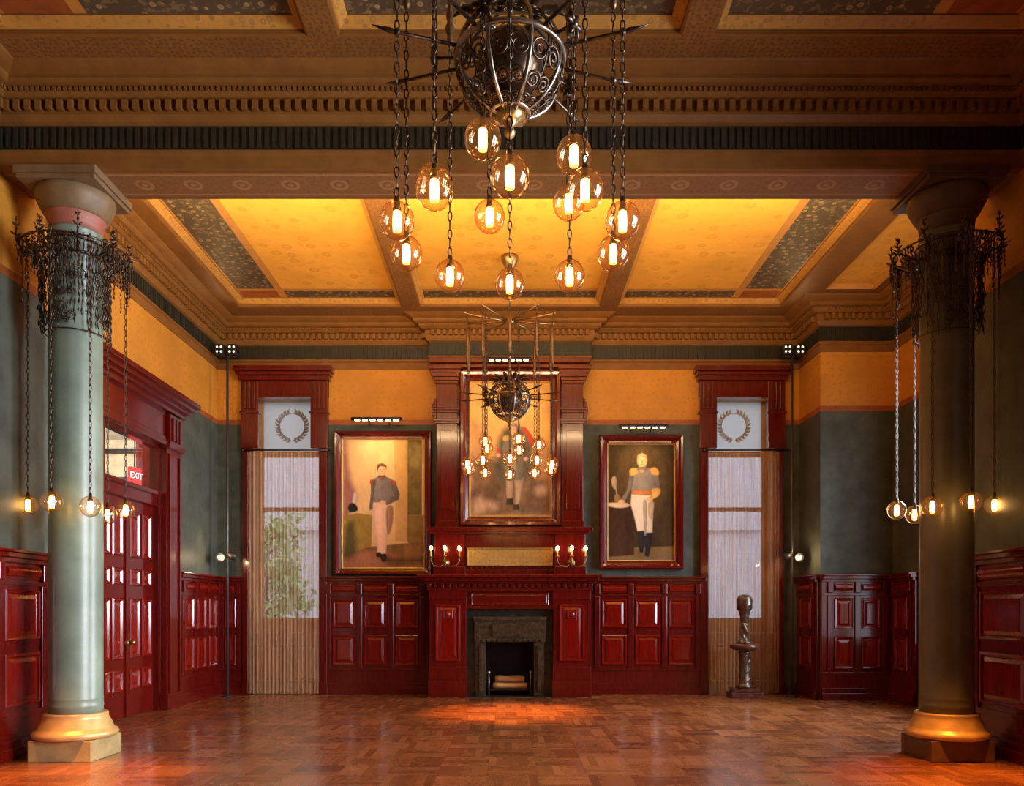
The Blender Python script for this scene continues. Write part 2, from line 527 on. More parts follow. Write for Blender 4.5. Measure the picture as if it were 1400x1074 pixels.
# ------------------------------------------------------------------ room constants
BY = 14.6                        # back wall
LX, RX, AX = -5.30, 5.25, 6.47   # far left wall, back-right return, alcove right wall
NX = 5.08                        # near walls
BF, BB = 7.98, 8.55              # beam front and back face
ZS, ZB = 6.70, 5.876             # ceiling soffit, beam soffit
ZG = 4.93                        # foot of the gold frieze
FRONT = -4.0
SW = 75.34                       # back wall pixels per metre
def bx(x): return (x - CX) / SW
def bz(y): return EYE + (CY - y) / SW


def wallseg(mb, x0, x1, y0, y1, z0=0.0, z1=6.95):
    for a, b, mi in ((0, ZG - 0.05, 0), (ZG - 0.05, ZG + 0.04, 1), (ZG + 0.04, 9, 2)):
        lo, hi = max(a, z0), min(b, z1)
        if hi > lo: mb.box(x0, x1, y0, y1, lo, hi, mi)


WM = ['green', 'rust', 'gold']

# floor
f = MB(); f.box(-5.3, AX, FRONT, BY + 0.5, -0.1, 0.0); f.box(-9.2, -5.3, 9.0, 16.2, -0.1, -0.002)
struct(f.build('floor', 'floor'))

# windows (x0, x1 of the opening in the back wall)
WL, WR = (-4.68, -3.44), (3.58, 4.80)
WTOP, WTR = bz(545), bz(617)
w = MB()
wallseg(w, LX - 0.3, WL[0], BY, BY + 0.45); wallseg(w, WL[1], WR[0], BY, BY + 0.45); wallseg(w, WR[1], RX + 0.1, BY, BY + 0.45)
for a, b in (WL, WR):
    wallseg(w, a, b, BY, BY + 0.45, WTOP + 0.06, 6.95); w.box(a, b, BY + 0.12, BY + 0.45, 0, 1.08, 0)
struct(w.build('wall_back', WM))
DY0, DY1, DTOP = 10.35, 12.2, 4.02
w = MB()
wallseg(w, -NX - 0.4, -NX, FRONT, 8.8)
wallseg(w, LX - 0.12, LX, 8.8, DY0); wallseg(w, LX - 0.12, LX, DY1, BY); wallseg(w, LX - 0.12, LX, DY0, DY1, DTOP, 6.95)
struct(w.build('wall_left', WM))
w = MB()
NW = (2.2, 5.6)
wallseg(w, NX, NX + 0.35, FRONT, NW[0]); wallseg(w, NX, NX + 0.35, NW[1], 8.45); wallseg(w, NX, AX, 8.45, 8.8)
wallseg(w, NX, NX + 0.35, NW[0], NW[1], 0, 1.0); wallseg(w, NX, NX + 0.35, NW[0], NW[1], 5.2, 6.95)
struct(w.build('wall_right', WM))
w = MB()
AW = (9.75, 12.7)
wallseg(w, AX, AX + 0.3, 8.45, AW[0]); wallseg(w, AX, AX + 0.3, AW[1], 13.6)
wallseg(w, AX, AX + 0.3, AW[0], AW[1], 0, 0.9); wallseg(w, AX, AX + 0.3, AW[0], AW[1], 5.2, 6.95)
wallseg(w, RX, AX + 0.3, 13.6, BY + 0.45)
struct(w.build('wall_alcove', WM))
w = MB(); wallseg(w, -NX - 0.4, NX + 0.4, FRONT - 0.3, FRONT); struct(w.build('wall_front', WM))

# ------------------------------------------------------------------ ceiling with coffers
c = MB()    # 0 brown 1 yellow 2 orange 3 dark stencil 4 rust 5 brown stencil
ZP = 6.83


def coffer(x0, x1, y0, y1, left, right):
    xs = [(x0, x1, 'y')]
    bw = [(0.10, 'o'), (0.66, 'd'), (0.13, 'o')]
    if right:
        e = x1; xs = []
        for wd, k in ((0.14, 'o'), (0.62, 'd'), (0.12, 'o')): xs.insert(0, (e - wd, e, k)); e -= wd
        xs.insert(0, (x0, e, 'y'))
    if left:
        e = x0; xs = []
        for wd, k in ((0.14, 'o'), (0.62, 'd'), (0.12, 'o')): xs.append((e, e + wd, k)); e += wd
        xs.append((e, x1, 'y'))
    ys = []; e = y0
    for wd, k in ((0.08, 'o'), (0.32, 'd'), (0.07, 'o')): ys.append((e, e + wd, k)); e += wd
    t2 = [(0.08, 'o'), (0.32, 'd'), (0.07, 'o')]
    ye = y1 - sum(q[0] for q in t2); ys.append((e, ye, 'y')); e = ye
    for wd, k in reversed(t2): ys.append((e, e + wd, k)); e += wd
    for a, b, k in xs:
        for p, q, j in ys:
            kk = k + j
            mi = 1 if kk == 'yy' else 4 if kk == 'dd' else 2 if 'o' in kk else 3
            c.add([(a, p, ZP), (b, p, ZP), (b, q, ZP), (a, q, ZP)], [(0, 3, 2, 1)], mi)
    pr = [(0, ZS), (0.025, ZS + 0.01), (0.025, ZS + 0.05), (0.04, ZS + 0.055), (0.11, ZP - 0.015), (0.11, ZP)]
    c.sweep(pr, [(x0, y0), (x0, y1), (x1, y1), (x1, y0)], [0, 0, 2, 6, 0], True)


def bay(y0, y1, o0, o1, xl, xr):
    XO = 4.65; bi, bo = 1.56, 1.83
    c.box(xl, -XO, y0, y1, ZS, ZS + 0.3); c.box(XO, xr, y0, y1, ZS, ZS + 0.3)
    for a, b in ((y0, o0), (o1, y1)): c.box(-XO, XO, a, b, ZS, ZS + 0.3, 5)
    for a, b in ((-bo, -bi), (bi, bo)): c.box(a, b, o0, o1, ZS, ZS + 0.3, 5)
    coffer(-XO, -bo, o0, o1, True, False); coffer(-bi, bi, o0, o1, False, False); coffer(bo, XO, o0, o1, False, True)
    c.box(-XO, XO, o0, o1, ZP + 0.02, ZP + 0.1)


bay(BB - 0.1, BY + 0.1, 9.05, 13.78, LX - 0.1, 5.1)
bay(FRONT, BF + 0.1, -3.1, 7.29, -NX - 0.1, NX + 0.1)
c.box(5.1, AX + 0.1, 13.0, 13.7, ZS, ZS + 0.3); c.box(5.1, AX + 0.1, BB - 0.1, 9.3, ZS, ZS + 0.3); c.box(5.9, AX + 0.1, 9.3, 13.0, ZS, ZS + 0.3)
c.box(5.1, 5.3, 13.6, BY, ZS, ZS + 0.3)
c.box(5.1, 5.9, 9.3, 13.0, ZS + 0.06, ZS + 0.2, 1)
c.sweep([(0, ZS), (0.03, ZS + 0.02), (0.05, ZS + 0.06)], [(5.1, 9.3), (5.1, 13.0), (5.9, 13.0), (5.9, 9.3)], [2, 2], True)
struct(c.build('ceiling', ['brown', 'yellow', 'orange', 'darkst', 'rust', 'brownst', 'goldst']))

# beam between the columns
b = MB()
b.box(-5.4, AX, BF, BB, ZB, 6.9, 0)
b.add([(-5.4, BF + 0.05, ZB - 0.002), (AX, BF + 0.05, ZB - 0.002), (AX, BB - 0.05, ZB - 0.002), (-5.4, BB - 0.05, ZB - 0.002)], [(0, 3, 2, 1)], 1)
struct(b.build('trim_1', ['brown', 'beamst']))


# cornices with dentils and a fluted frieze
def cornice(name, path, closed):
    mb = MB()
    prof = [(0.0, ZB), (0.012, ZB), (0.012, 6.0), (0.04, 6.02), (0.04, 6.05), (0.012, 6.055), (0.012, 6.30), (0.05, 6.315), (0.085, 6.37), (0.085, 6.49),
            (0.15, 6.50), (0.19, 6.525), (0.19, 6.57), (0.25, 6.58), (0.28, 6.60), (0.28, 6.635), (0.31, 6.645), (0.35, 6.66), (0.40, 6.685), (0.42, ZS + 0.005)]
    mats = [0, 0, 0, 0, 0, 1] + [0] * 13
    mb.sweep(prof, path, mats, closed)
    n = len(path)
    for i in range(n if closed else n - 1):
        a, e = Vector(path[i]), Vector(path[(i + 1) % n]); L = (e - a).length
        if L < 0.12: continue
        d = (e - a).normalized(); nn = Vector((d.y, -d.x))
        def blk(s0, s1, o0, o1, z0, z1, mi):
            P = [a + d * s + nn * o for s, o in ((s0, o0), (s1, o0), (s1, o1), (s0, o1))]
            vs = [(p.x, p.y, z) for z in (z0, z1) for p in P]
            mb.add(vs, [(0, 3, 2, 1), (4, 5, 6, 7), (0, 1, 5, 4), (1, 2, 6, 5), (2, 3, 7, 6), (3, 0, 4, 7)], mi)
        k = int(L / 0.105)
        for q in range(k):
            s = (q + 0.25) * L / k
            blk(s, s + 0.055, 0.07, 0.145, 6.395, 6.485, 0)
            blk(s, s + 0.03, 0.15, 0.215, 6.53, 6.565, 0)
            blk(s + 0.05, s + 0.08, 0.15, 0.215, 6.53, 6.565, 0)
        k = int(L / 0.075)
        for q in range(k):
            s = (q + 0.3) * L / k
            blk(s, s + 0.036, 0.0, 0.03, 6.075, 6.275, 1)
    return struct(mb.build(name, ['brown', 'fluted']))


cornice('trim_2', [(LX, BB), (LX, BY), (-1.42, BY), (-1.42, BY - 0.22), (1.42, BY - 0.22), (1.42, BY), (RX, BY), (RX, 13.6), (AX, 13.6), (AX, BB)], False)
cornice('trim_3', [(-NX, FRONT), (-NX, BF), (NX, BF), (NX, FRONT)], False)

# ------------------------------------------------------------------ wainscot
PANEL = [(0, 0), (0, 0.018), (0.012, 0.03), (0.03, 0.026), (0.045, 0.006), (0.055, 0.006), (0.095, 0.024)]
SMALL = [(0, 0), (0, 0.014), (0.012, 0.022), (0.024, 0.006), (0.03, 0.006), (0.045, 0.016)]


def wainscot(name, L, ncol, loc, rotz, label=None, end=0.14):
    H = 2.12
    r = MB()
    r.box(0, L, -0.05, 0, 0, H - 0.08)
    r.box(0, L, -0.075, -0.05, 0.0, 0.20); r.box(0, L, -0.10, -0.05, 0.0, 0.12)
    r.box(0, L, -0.065, -0.05, 1.76, 1.81); r.box(0, L, -0.065, -0.05, 0.42, 0.47)
    r.box(0, L, -0.12, 0, H - 0.08, H - 0.03); r.box(0, L, -0.15, 0, H - 0.03, H); r.box(0, L, -0.085, 0, H - 0.13, H - 0.08)
    cw = (L - 2 * end) / ncol; st = min(0.075, cw * 0.16)
    for k in range(ncol + 1):
        x = end + k * cw; hw = st * 0.62
        a, b2 = max(0, x - hw), min(L, x + hw)
        r.box(a, b2, -0.075, -0.05, 0.47, 1.76); r.box(a, b2, -0.095, -0.05, 1.81, H - 0.13)
    o = struct(r.build(name, 'red', bevel=0.006, loc=loc, rotz=rotz), label)
    for k in range(ncol):
        x0, x1 = end + k * cw + st, end + (k + 1) * cw - st
        for z0, z1, lp in ((0.53, 1.07, PANEL), (1.20, 1.72, PANEL), (1.835, 1.965, SMALL)):
            p = MB()
            if lp is SMALL:
                p.relief(x0, x1, z0, z1, [(0, 0), (0, 0.02), (0.012, 0.02)], y=-0.05, cap=False); k0 = len(p.v); vs = []; fs = []
                for j in range(9):
                    tt = j / 8; vs += [(xx, -0.068 - 0.035 * math.sin(PI * tt) ** 0.6, z0 + 0.012 + (z1 - z0 - 0.024) * tt) for xx in (x0 + 0.012, x1 - 0.012)]
                for j in range(8): fs.append((2 * j, 2 * j + 1, 2 * j + 3, 2 * j + 2))
                n9 = len(vs); vs += vs[0::2] + vs[1::2]
                fs += [tuple(n9 + q for q in range(9)), tuple(n9 + 17 - q for q in range(9))]
                p.add(vs, fs, 0, False)
            else: p.relief(x0, x1, z0, z1, lp, y=-0.05)
            q = p.build('panel', 'redpanel', o, world=False)
    return o


wainscot('trim_4', 1.98, 3, (-3.42, BY, 0), 0)
wainscot('trim_5', 2.10, 3, (1.44, BY, 0), 0)
wainscot('trim_6', BY - 12.75, 3, (LX, 12.75, 0), PI / 2)
wainscot('trim_7', 8.8 - 3.3, 7, (-NX, 3.3, 0), PI / 2)
wainscot('trim_8', 0.97, 1, (RX, BY, 0), -PI / 2)
wainscot('trim_9', AX - RX - 0.02, 2, (RX, 13.6, 0), 0)
wainscot('trim_10', 13.6 - 12.75, 1, (AX, 13.6, 0), -PI / 2)
wainscot('trim_11', 8.8 - 5.7, 3, (NX, 8.8, 0), -PI / 2)
wainscot('trim_12', 0.50, 1, (LX, BY, 0), 0, end=0.1)

# ------------------------------------------------------------------ windows in the back wall
def back_window(name, x0, x1, wreath_mat, inner0, inner1):
    """casing projects from the wall; glass stands back in the reveal"""
    cx = (x0 + x1) / 2
    root = MB()
    g = BY + 0.34
    # casing: side boards, head and cornice
    cas = MB()
    for a, b in ((x0 - 0.14, x0), (x1, x1 + 0.14)):
        cas.box(a, b, BY - 0.09, BY, 0, WTOP + 0.06); cas.box(a - 0.015, b + 0.015, BY - 0.11, BY, 0, 0.22)
    for a, b in ((x0 - 0.16, x0 + 0.15), (x1 - 0.15, x1 + 0.16)):
        cas.box(a, b, BY - 0.12, BY, WTR + 0.04, WTOP + 0.30)
        cas.box(a - 0.02, b + 0.02, BY - 0.15, BY, WTR + 0.66, WTR + 0.70)
        for k in range(3): cas.box(a + 0.05 + 0.08 * k, a + 0.10 + 0.08 * k, BY - 0.16, BY - 0.12, WTR + 0.74, WTOP + 0.26)
    cas.box(x0 - 0.16, x1 + 0.16, BY - 0.10, BY, WTOP, WTOP + 0.30)
    cas.box(x0 - 0.2, x1 + 0.2, BY - 0.17, BY, WTOP + 0.30, WTOP + 0.38)
    cas.box(x0 - 0.23, x1 + 0.23, BY - 0.22, BY, WTOP + 0.38, WTOP + 0.44)
    cas.box(x0 - 0.26, x1 + 0.26, BY - 0.27, BY, WTOP + 0.44, WTOP + 0.53)
    o = struct(cas.build(name, 'red', bevel=0.006))
    fr = MB()                       # tan reveal and sash
    fr.box(x0, x0 + 0.03, BY, g + 0.1, 1.08, WTOP + 0.05); fr.box(x1 - 0.03, x1, BY, g + 0.1, 1.08, WTOP + 0.05)
    fr.box(x0, x1, BY, g + 0.1, WTOP + 0.03, WTOP + 0.07)
    fr.box(x0, x1, BY - 0.02, g + 0.1, 1.06, 1.10)
    a, b = x0 + inner0, x1 - inner1
    zs, zm = bz(846), bz(693)
    for p, q in ((x0 + 0.03, a), (b, x1 - 0.03)): fr.box(p, q, g - 0.03, g + 0.04, 1.10, WTOP + 0.03)
    fr.box(a, b, g - 0.05, g + 0.04, 1.10, zs + 0.02)
    fr.box(a, b, g - 0.03, g + 0.03, zm - 0.035, zm + 0.035)
    fr.box(a, b, g - 0.05, g + 0.04, WTR - 0.04, WTR + 0.05)
    fr.build('window_frame', 'sash', o)
    p = MB(); p.box(a, b, g, g + 0.006, zs + 0.02, zm - 0.035); p.build('pane', 'pane', o)
    p = MB(); p.box(a, b, g + 0.01, g + 0.016, zm + 0.035, WTR - 0.04); p.build('pane', 'pane', o)
    p = MB(); p.box(a, b, g, g + 0.006, WTR + 0.05, WTOP + 0.03); p.build('frosted_pane', 'frost', o)
    wz = (WTR + WTOP) / 2 + 0.06; wr = MB()
    n = 26; cxw = (a + b) / 2
    for k in range(n):              # laurel wreath: pairs of leaves round a ring
        t = PI / 2 + 2 * PI * (k + 0.5) / n
        if abs(k + 0.5 - n / 2) > n / 2 - 1.2: continue
        sgn = 1 if k < n / 2 else -1
        for side in (-1, 1):
            r0 = 0.265; ccx, ccz = cxw + r0 * math.cos(t), wz + r0 * math.sin(t)
            d = t - sgn * PI / 2 + side * 0.6
            pts = []
            for u, vv in ((-0.01, 0), (0.03, 0.026), (0.095, 0), (0.03, -0.026)):
                pts.append((ccx + u * math.cos(d) - vv * math.sin(d), ccz + u * math.sin(d) + vv * math.cos(d)))
            wr.prism(pts, g - 0.004, g - 0.0005)
    wr.build('etched_wreath', wreath_mat, o)
    ap = MB()                       # panelled apron below the sill
    ap.box(x0, x1, BY + 0.06, BY + 0.12, 0, 1.08); ap.box(x0, x1, BY + 0.02, BY + 0.12, 0.98, 1.05)
    for k in range(2):
        ap.relief(x0 + 0.06 + k * 0.6, x0 + 0.58 + k * 0.6, 0.2, 0.9, PANEL, y=BY + 0.06)
    ap.build('apron', 'sash', o)
    return o


back_window('window_1', WL[0], WL[1], 'wreath', 0.11, 0.07)
back_window('window_2', WR[0], WR[1], 'wreathr', 0.07, 0.13)


def curtain(x0, x1, label, rlabel):
    r = thing('mesh_curtain', label, 'curtain', ((x0 + x1) / 2, BY - 0.13, 0), group='mesh curtains')
    z1 = WTR - 0.03
    vs, fs = [], []; n = 150; Z = [0.02, 0.9, 1.8, 2.8, z1]
    for j, z in enumerate(Z):
        for i in range(n + 1):
            u = i / n; x = x0 + 0.02 + (x1 - x0 - 0.04) * u
            y = BY - 0.13 + 0.022 * math.sin(u * 2 * PI * 19 + 0.7 * math.sin(u * 11)) + 0.008 * math.sin(u * 70 + j)
            vs.append((x, y, z))
    for j in range(len(Z) - 1):
        for i in range(n):
            a = j * (n + 1) + i; fs.append((a, a + 1, a + n + 2, a + n + 1))
    m = MB(); m.add(vs, fs, 0, True); m.build('curtain_cloth', 'mesh', r)
    m = MB(); m.tube([(x0 - 0.06, BY - 0.13, WTR), (x1 + 0.18, BY - 0.13, WTR)], 0.016, 8)
    for x in (x0 - 0.07, x1 + 0.19): m.ball((x, BY - 0.13, WTR), 0.028, 10, 6)
    for x in (x0 - 0.03, x1 + 0.03): m.box(x - 0.012, x + 0.012, BY - 0.13, BY - 0.09, WTR - 0.012, WTR + 0.012)
    m.build('curtain_rod', 'iron', r)
    return r


curtain(-4.74, -3.42, 'tan see-through metal mesh curtain with green tree behind it', None)
curtain(3.56, 4.86, 'tan metal mesh curtain hanging behind the dark bust on its pedestal', None)

# daylight windows in side walls (out of sight of the photograph but real openings)
def side_window(name, X, y0, y1, z0, z1):
    m = MB()
    for a, b in ((y0, y0 + 0.08), (y1 - 0.08, y1)): m.box(X, X + 0.12, a, b, z0, z1)
    m.box(X, X + 0.12, y0, y1, z0, z0 + 0.08); m.box(X, X + 0.12, y0, y1, z1 - 0.08, z1)
    y = (y0 + y1) / 2; m.box(X - 0.02, X + 0.12, y - 0.22, y + 0.22, z0, z1)
    m.box(X, X + 0.1, y0, y1, z0 + (z1 - z0) * 0.6, z0 + (z1 - z0) * 0.6 + 0.08)
    o = struct(m.build(name, 'sash'))
    p = MB(); p.box(X + 0.06, X + 0.066, y0, y1, z0, z1); p.build('pane', 'pane', o)


side_window('window_3', AX + 0.1, AW[0], AW[1], 0.9, 5.2)
side_window('window_4', NX + 0.1, NW[0], NW[1], 1.0, 5.2)

# ------------------------------------------------------------------ double door in the left wall
root = MB()
X = LX
for a, b in ((DY0 - 0.52, DY0), (DY1, DY1 + 0.55)):       # casing pilasters
    root.box(X, X + 0.10, a, b, 0, 4.05); root.box(X, X + 0.13, a - 0.02, b + 0.02, 0, 0.25)
    root.box(X + 0.10, X + 0.125, a + 0.06, a + 0.12, 0.25, 3.9); root.box(X + 0.10, X + 0.125, b - 0.12, b - 0.06, 0.25, 3.9)
    root.box(X, X + 0.15, a - 0.01, b + 0.01, 3.98, 4.06); root.box(X, X + 0.14, a + 0.04, b - 0.04, 4.06, 4.50)
    for k in range(3): root.box(X + 0.14, X + 0.165, a + 0.1 + 0.12 * k, a + 0.16 + 0.12 * k, 4.1, 4.45)
root.box(X, X + 0.08, DY0, DY1, 4.02, 4.6)                 # header frieze
root.box(X, X + 0.12, DY0, DY1, 4.00, 4.07); root.box(X, X + 0.10, DY0, DY1, 4.07, 4.14)
for dx, z0, z1, e in ((0.16, 4.52, 4.60, 0.03), (0.22, 4.60, 4.66, 0.08), (0.28, 4.66, 4.73, 0.14), (0.33, 4.73, 4.80, 0.2)):
    root.box(X, X + dx, DY0 - 0.52 - e, DY1 + 0.55 + e, z0, z1)
root.box(X - 0.16, X - 0.02, DY0, DY1, 3.08, 3.30); root.box(X - 0.16, X + 0.03, DY0, DY1, 3.24, 3.30)   # transom rail
for a, b in ((DY0, DY0 + 0.05), (DY1 - 0.05, DY1)): root.box(X - 0.14, X, a, b, 0, 4.02)
root.box(X - 0.14, X, DY0, DY1, 3.96, 4.02)
door = struct(root.build('door_1', 'red', bevel=0.006))
m = MB(); m.box(X - 0.09, X - 0.084, DY0 + 0.05, DY1 - 0.05, 3.30, 3.96); m.build('transom_pane', 'pane', door)
DM = (DY0 + DY1) / 2
TALL = [(0, 0), (0, 0.014), (0.018, 0.032), (0.035, 0.028), (0.055, 0.004), (0.065, 0.004), (0.105, 0.022)]
for i, (a, b) in enumerate(((DY0 + 0.05, DM - 0.003), (DM + 0.003, DY1 - 0.05))):
    lf = MB(); lf.box(X - 0.13, X - 0.085, a, b, 0.01, 3.08)
    if i == 1: lf.box(X - 0.085, X - 0.06, a - 0.03, a + 0.04, 0.01, 3.08)      # meeting stile bead
    leaf = lf.build('door_leaf', 'red', door, bevel=0.004)
    wd = b - a
    for c0, c1 in ((0.10, wd / 2 - 0.035), (wd / 2 + 0.035, wd - 0.10)):
        for z0, z1 in ((0.38, 0.68), (0.83, 1.68), (1.86, 2.10), (2.26, 2.92)):
            p = MB(); p.relief(c0, c1, z0, z1, TALL)
            q = p.build('panel', 'redpanel', leaf, world=False)
            q.location = (X - 0.085, a, 0); q.rotation_euler = (0, 0, PI / 2)
    kb = MB(); y = DM + (0.09 if i else -0.09)
    kb.tube([(X - 0.085, y, 1.06), (X - 0.03, y, 1.06)], 0.012, 8); kb.ball((X - 0.02, y, 1.06), 0.034, 12, 8)
    kb.box(X - 0.088, X - 0.078, y - 0.03, y + 0.03, 0.93, 1.19)
    kb.build('door_knob', 'brass', leaf)

# lobby beyond the transom
m = MB()
m.box(-9.2, -9.0, 9.0, 16.2, 0, 5.0); m.box(-9.2, -5.45, 16.0, 16.2, 0, 5.0); m.box(-9.2, -5.45, 9.0, 9.2, 0, 5.0)
m.box(-9.2, -5.43, 9.0, 16.2, 4.9, 5.0, 1); m.box(-9.0, -5.45, 15.93, 16.0, 4.62, 4.72, 2)
m.box(-6.6, -5.45, 14.2, 14.4, 0, 4.9, 3); m.box(-9.0, -6.6, 15.9, 16.0, 0, 4.15, 2)
struct(m.build('wall_lobby', ['cream', 'white', 'black', 'red']))
sg = thing('exit_sign', 'lit red and white exit sign seen through the glass above the doors', 'sign', (-6.13, 13.2, 3.58), math.radians(78))
m = MB(); m.box(-0.13, 0.13, 0, 0.06, 0, 0.27); m.build('sign_box', 'signred', sg, world=False)
m = MB(); m.tube([(0, 0.03, 0.27), (0, 0.03, 1.32)], 0.012, 6); m.build('sign_stem', 'black', sg, world=False)
cu = bpy.data.curves.new('EXIT', 'FONT'); cu.body = 'EXIT'; cu.size = 0.15; cu.align_x = 'CENTER'; cu.align_y = 'CENTER'; cu.extrude = 0.003
to = bpy.data.objects.new('sign_letters', cu); COL.objects.link(to)
bpy.context.view_layer.update()
me = bpy.data.meshes.new_from_object(to.evaluated_get(bpy.context.evaluated_depsgraph_get()))
bpy.data.objects.remove(to); me.materials.clear(); me.materials.append(M['signwhite'])
to = bpy.data.objects.new('sign_letters', me); COL.objects.link(to); to.parent = sg; to.location = (0, -0.006, 0.135); to.rotation_euler = (PI / 2, 0, 0)

# ------------------------------------------------------------------ columns
def column(cx, label, ms, mc, mp, mb_):
    r = thing('column', label, 'column', (cx, 8.28, 0), group='columns under the beam')
    C0 = (cx, 8.28, 0)
    p = MB(); p.box(cx - 0.315, cx + 0.315, 7.97, 8.60, 0, 0.21); p.build('plinth', mp, r, bevel=0.008)
    p = MB(); p.lathe([(0.36, 0.21), (0.395, 0.225), (0.405, 0.255), (0.39, 0.285), (0.36, 0.30), (0.352, 0.315), (0.335, 0.36), (0.31, 0.405), (0.302, 0.43), (0.305, 0.445), (0.303, 0.46), (0.285, 0.465)], 40, C0)
    p.build('base_moulding', mb_, r)
    p = MB(); p.lathe([(0.258, 0.46), (0.257, 0.52), (0.261, 0.53), (0.261, 0.545), (0.256, 0.555), (0.256, 0.60), (0.259, 0.61), (0.254, 0.62), (0.254, 2.0), (0.250, 4.2), (0.246, 5.34), (0.255, 5.35), (0.255, 5.37)], 48, C0)
    p.build('shaft', ms, r)
    p = MB(); p.lathe([(0.252, 5.37), (0.258, 5.45), (0.275, 5.51), (0.285, 5.52)], 48, C0); p.build('necking', 'pink' if ms == 'shaft' else 'cap_shaded', r)
    p = MB(); p.lathe([(0.285, 5.52), (0.30, 5.535), (0.33, 5.59), (0.36, 5.65), (0.375, 5.70), (0.37, 5.745), (0.35, 5.76)], 48, C0)
    p.box(cx - 0.385, cx + 0.385, 7.895, 8.64, 5.755, 5.80); p.box(cx - 0.405, cx + 0.405, 7.875, 8.66, 5.80, ZB)
    p.build('capital', mc, r, bevel=0.006)
    return r


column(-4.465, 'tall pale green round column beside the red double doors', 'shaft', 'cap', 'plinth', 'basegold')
column(4.495, 'tall round column in shaded dark olive in front of the recessed right bay', 'shaft_shaded', 'cap_shaded', 'plinth_shaded', 'basegold')


# ------------------------------------------------------------------ chains, globes
def chain_mesh(L, name='chain'):
    m = MB(); n = max(2, int(L / 0.058)); st = L / n
    for i in range(n):
        z = -st * (i + 0.5); pts = []
        for k in range(8):
            a = 2 * PI * k / 8; u, v = 0.0125 * math.cos(a), st * 0.60 * math.sin(a)
            pts.append((u, 0, z + v) if i % 2 else (0, u, z + v))
        m.tube(pts, 0.0045, 4, 0, True)
    return m


def globe_parts(parent, x, y, z, proto):
    """glass globe > socket, filament; z is the globe centre"""
    if proto.get('g') is None:
        g = MB(); R = 0.098
        prof = [(0.014, R * 1.05)] + [(R * math.sin(t), R * 1.06 * math.cos(t)) for t in [0.25 + k * (PI - 0.25) / 13 for k in range(13)]] + [(0.004, -R * 1.06)]
        g.lathe(prof[::-1], 22, cap=False)
        og = g.build('glass_globe', 'glass', parent, world=False)
        s = MB(); s.lathe([(0.006, 0.135), (0.016, 0.128), (0.018, 0.075), (0.023, 0.07), (0.023, 0.058), (0.004, 0.056)][::-1], 12)
        s.build('socket', 'iron', og, world=False)
        fl = MB(); fl.lathe([(0.010, -0.066), (0.022, -0.060), (0.0225, 0.0), (0.0215, 0.048), (0.012, 0.055)], 12)
        fl.build('filament', 'bulb', og, world=False)
        proto['g'] = og
        og.location = (x, y, z)
        return og
    og = copy_tree(proto['g'], parent); og.location = (x, y, z)
    return og


PG = {}


def scroll(m, c, u, v, R, turns, r, n=20, sgn=1):
    """flat spiral in the plane spanned by u, v"""
    pts = []
    for k in range(n):
        t = k / (n - 1); a = sgn * t * turns * 2 * PI; rr = R * (1 - 0.85 * t)
        pts.append(Vector(c) + Vector(u) * (rr * math.cos(a)) + Vector(v) * (rr * math.sin(a)))
    m.tube(pts, r, 5)


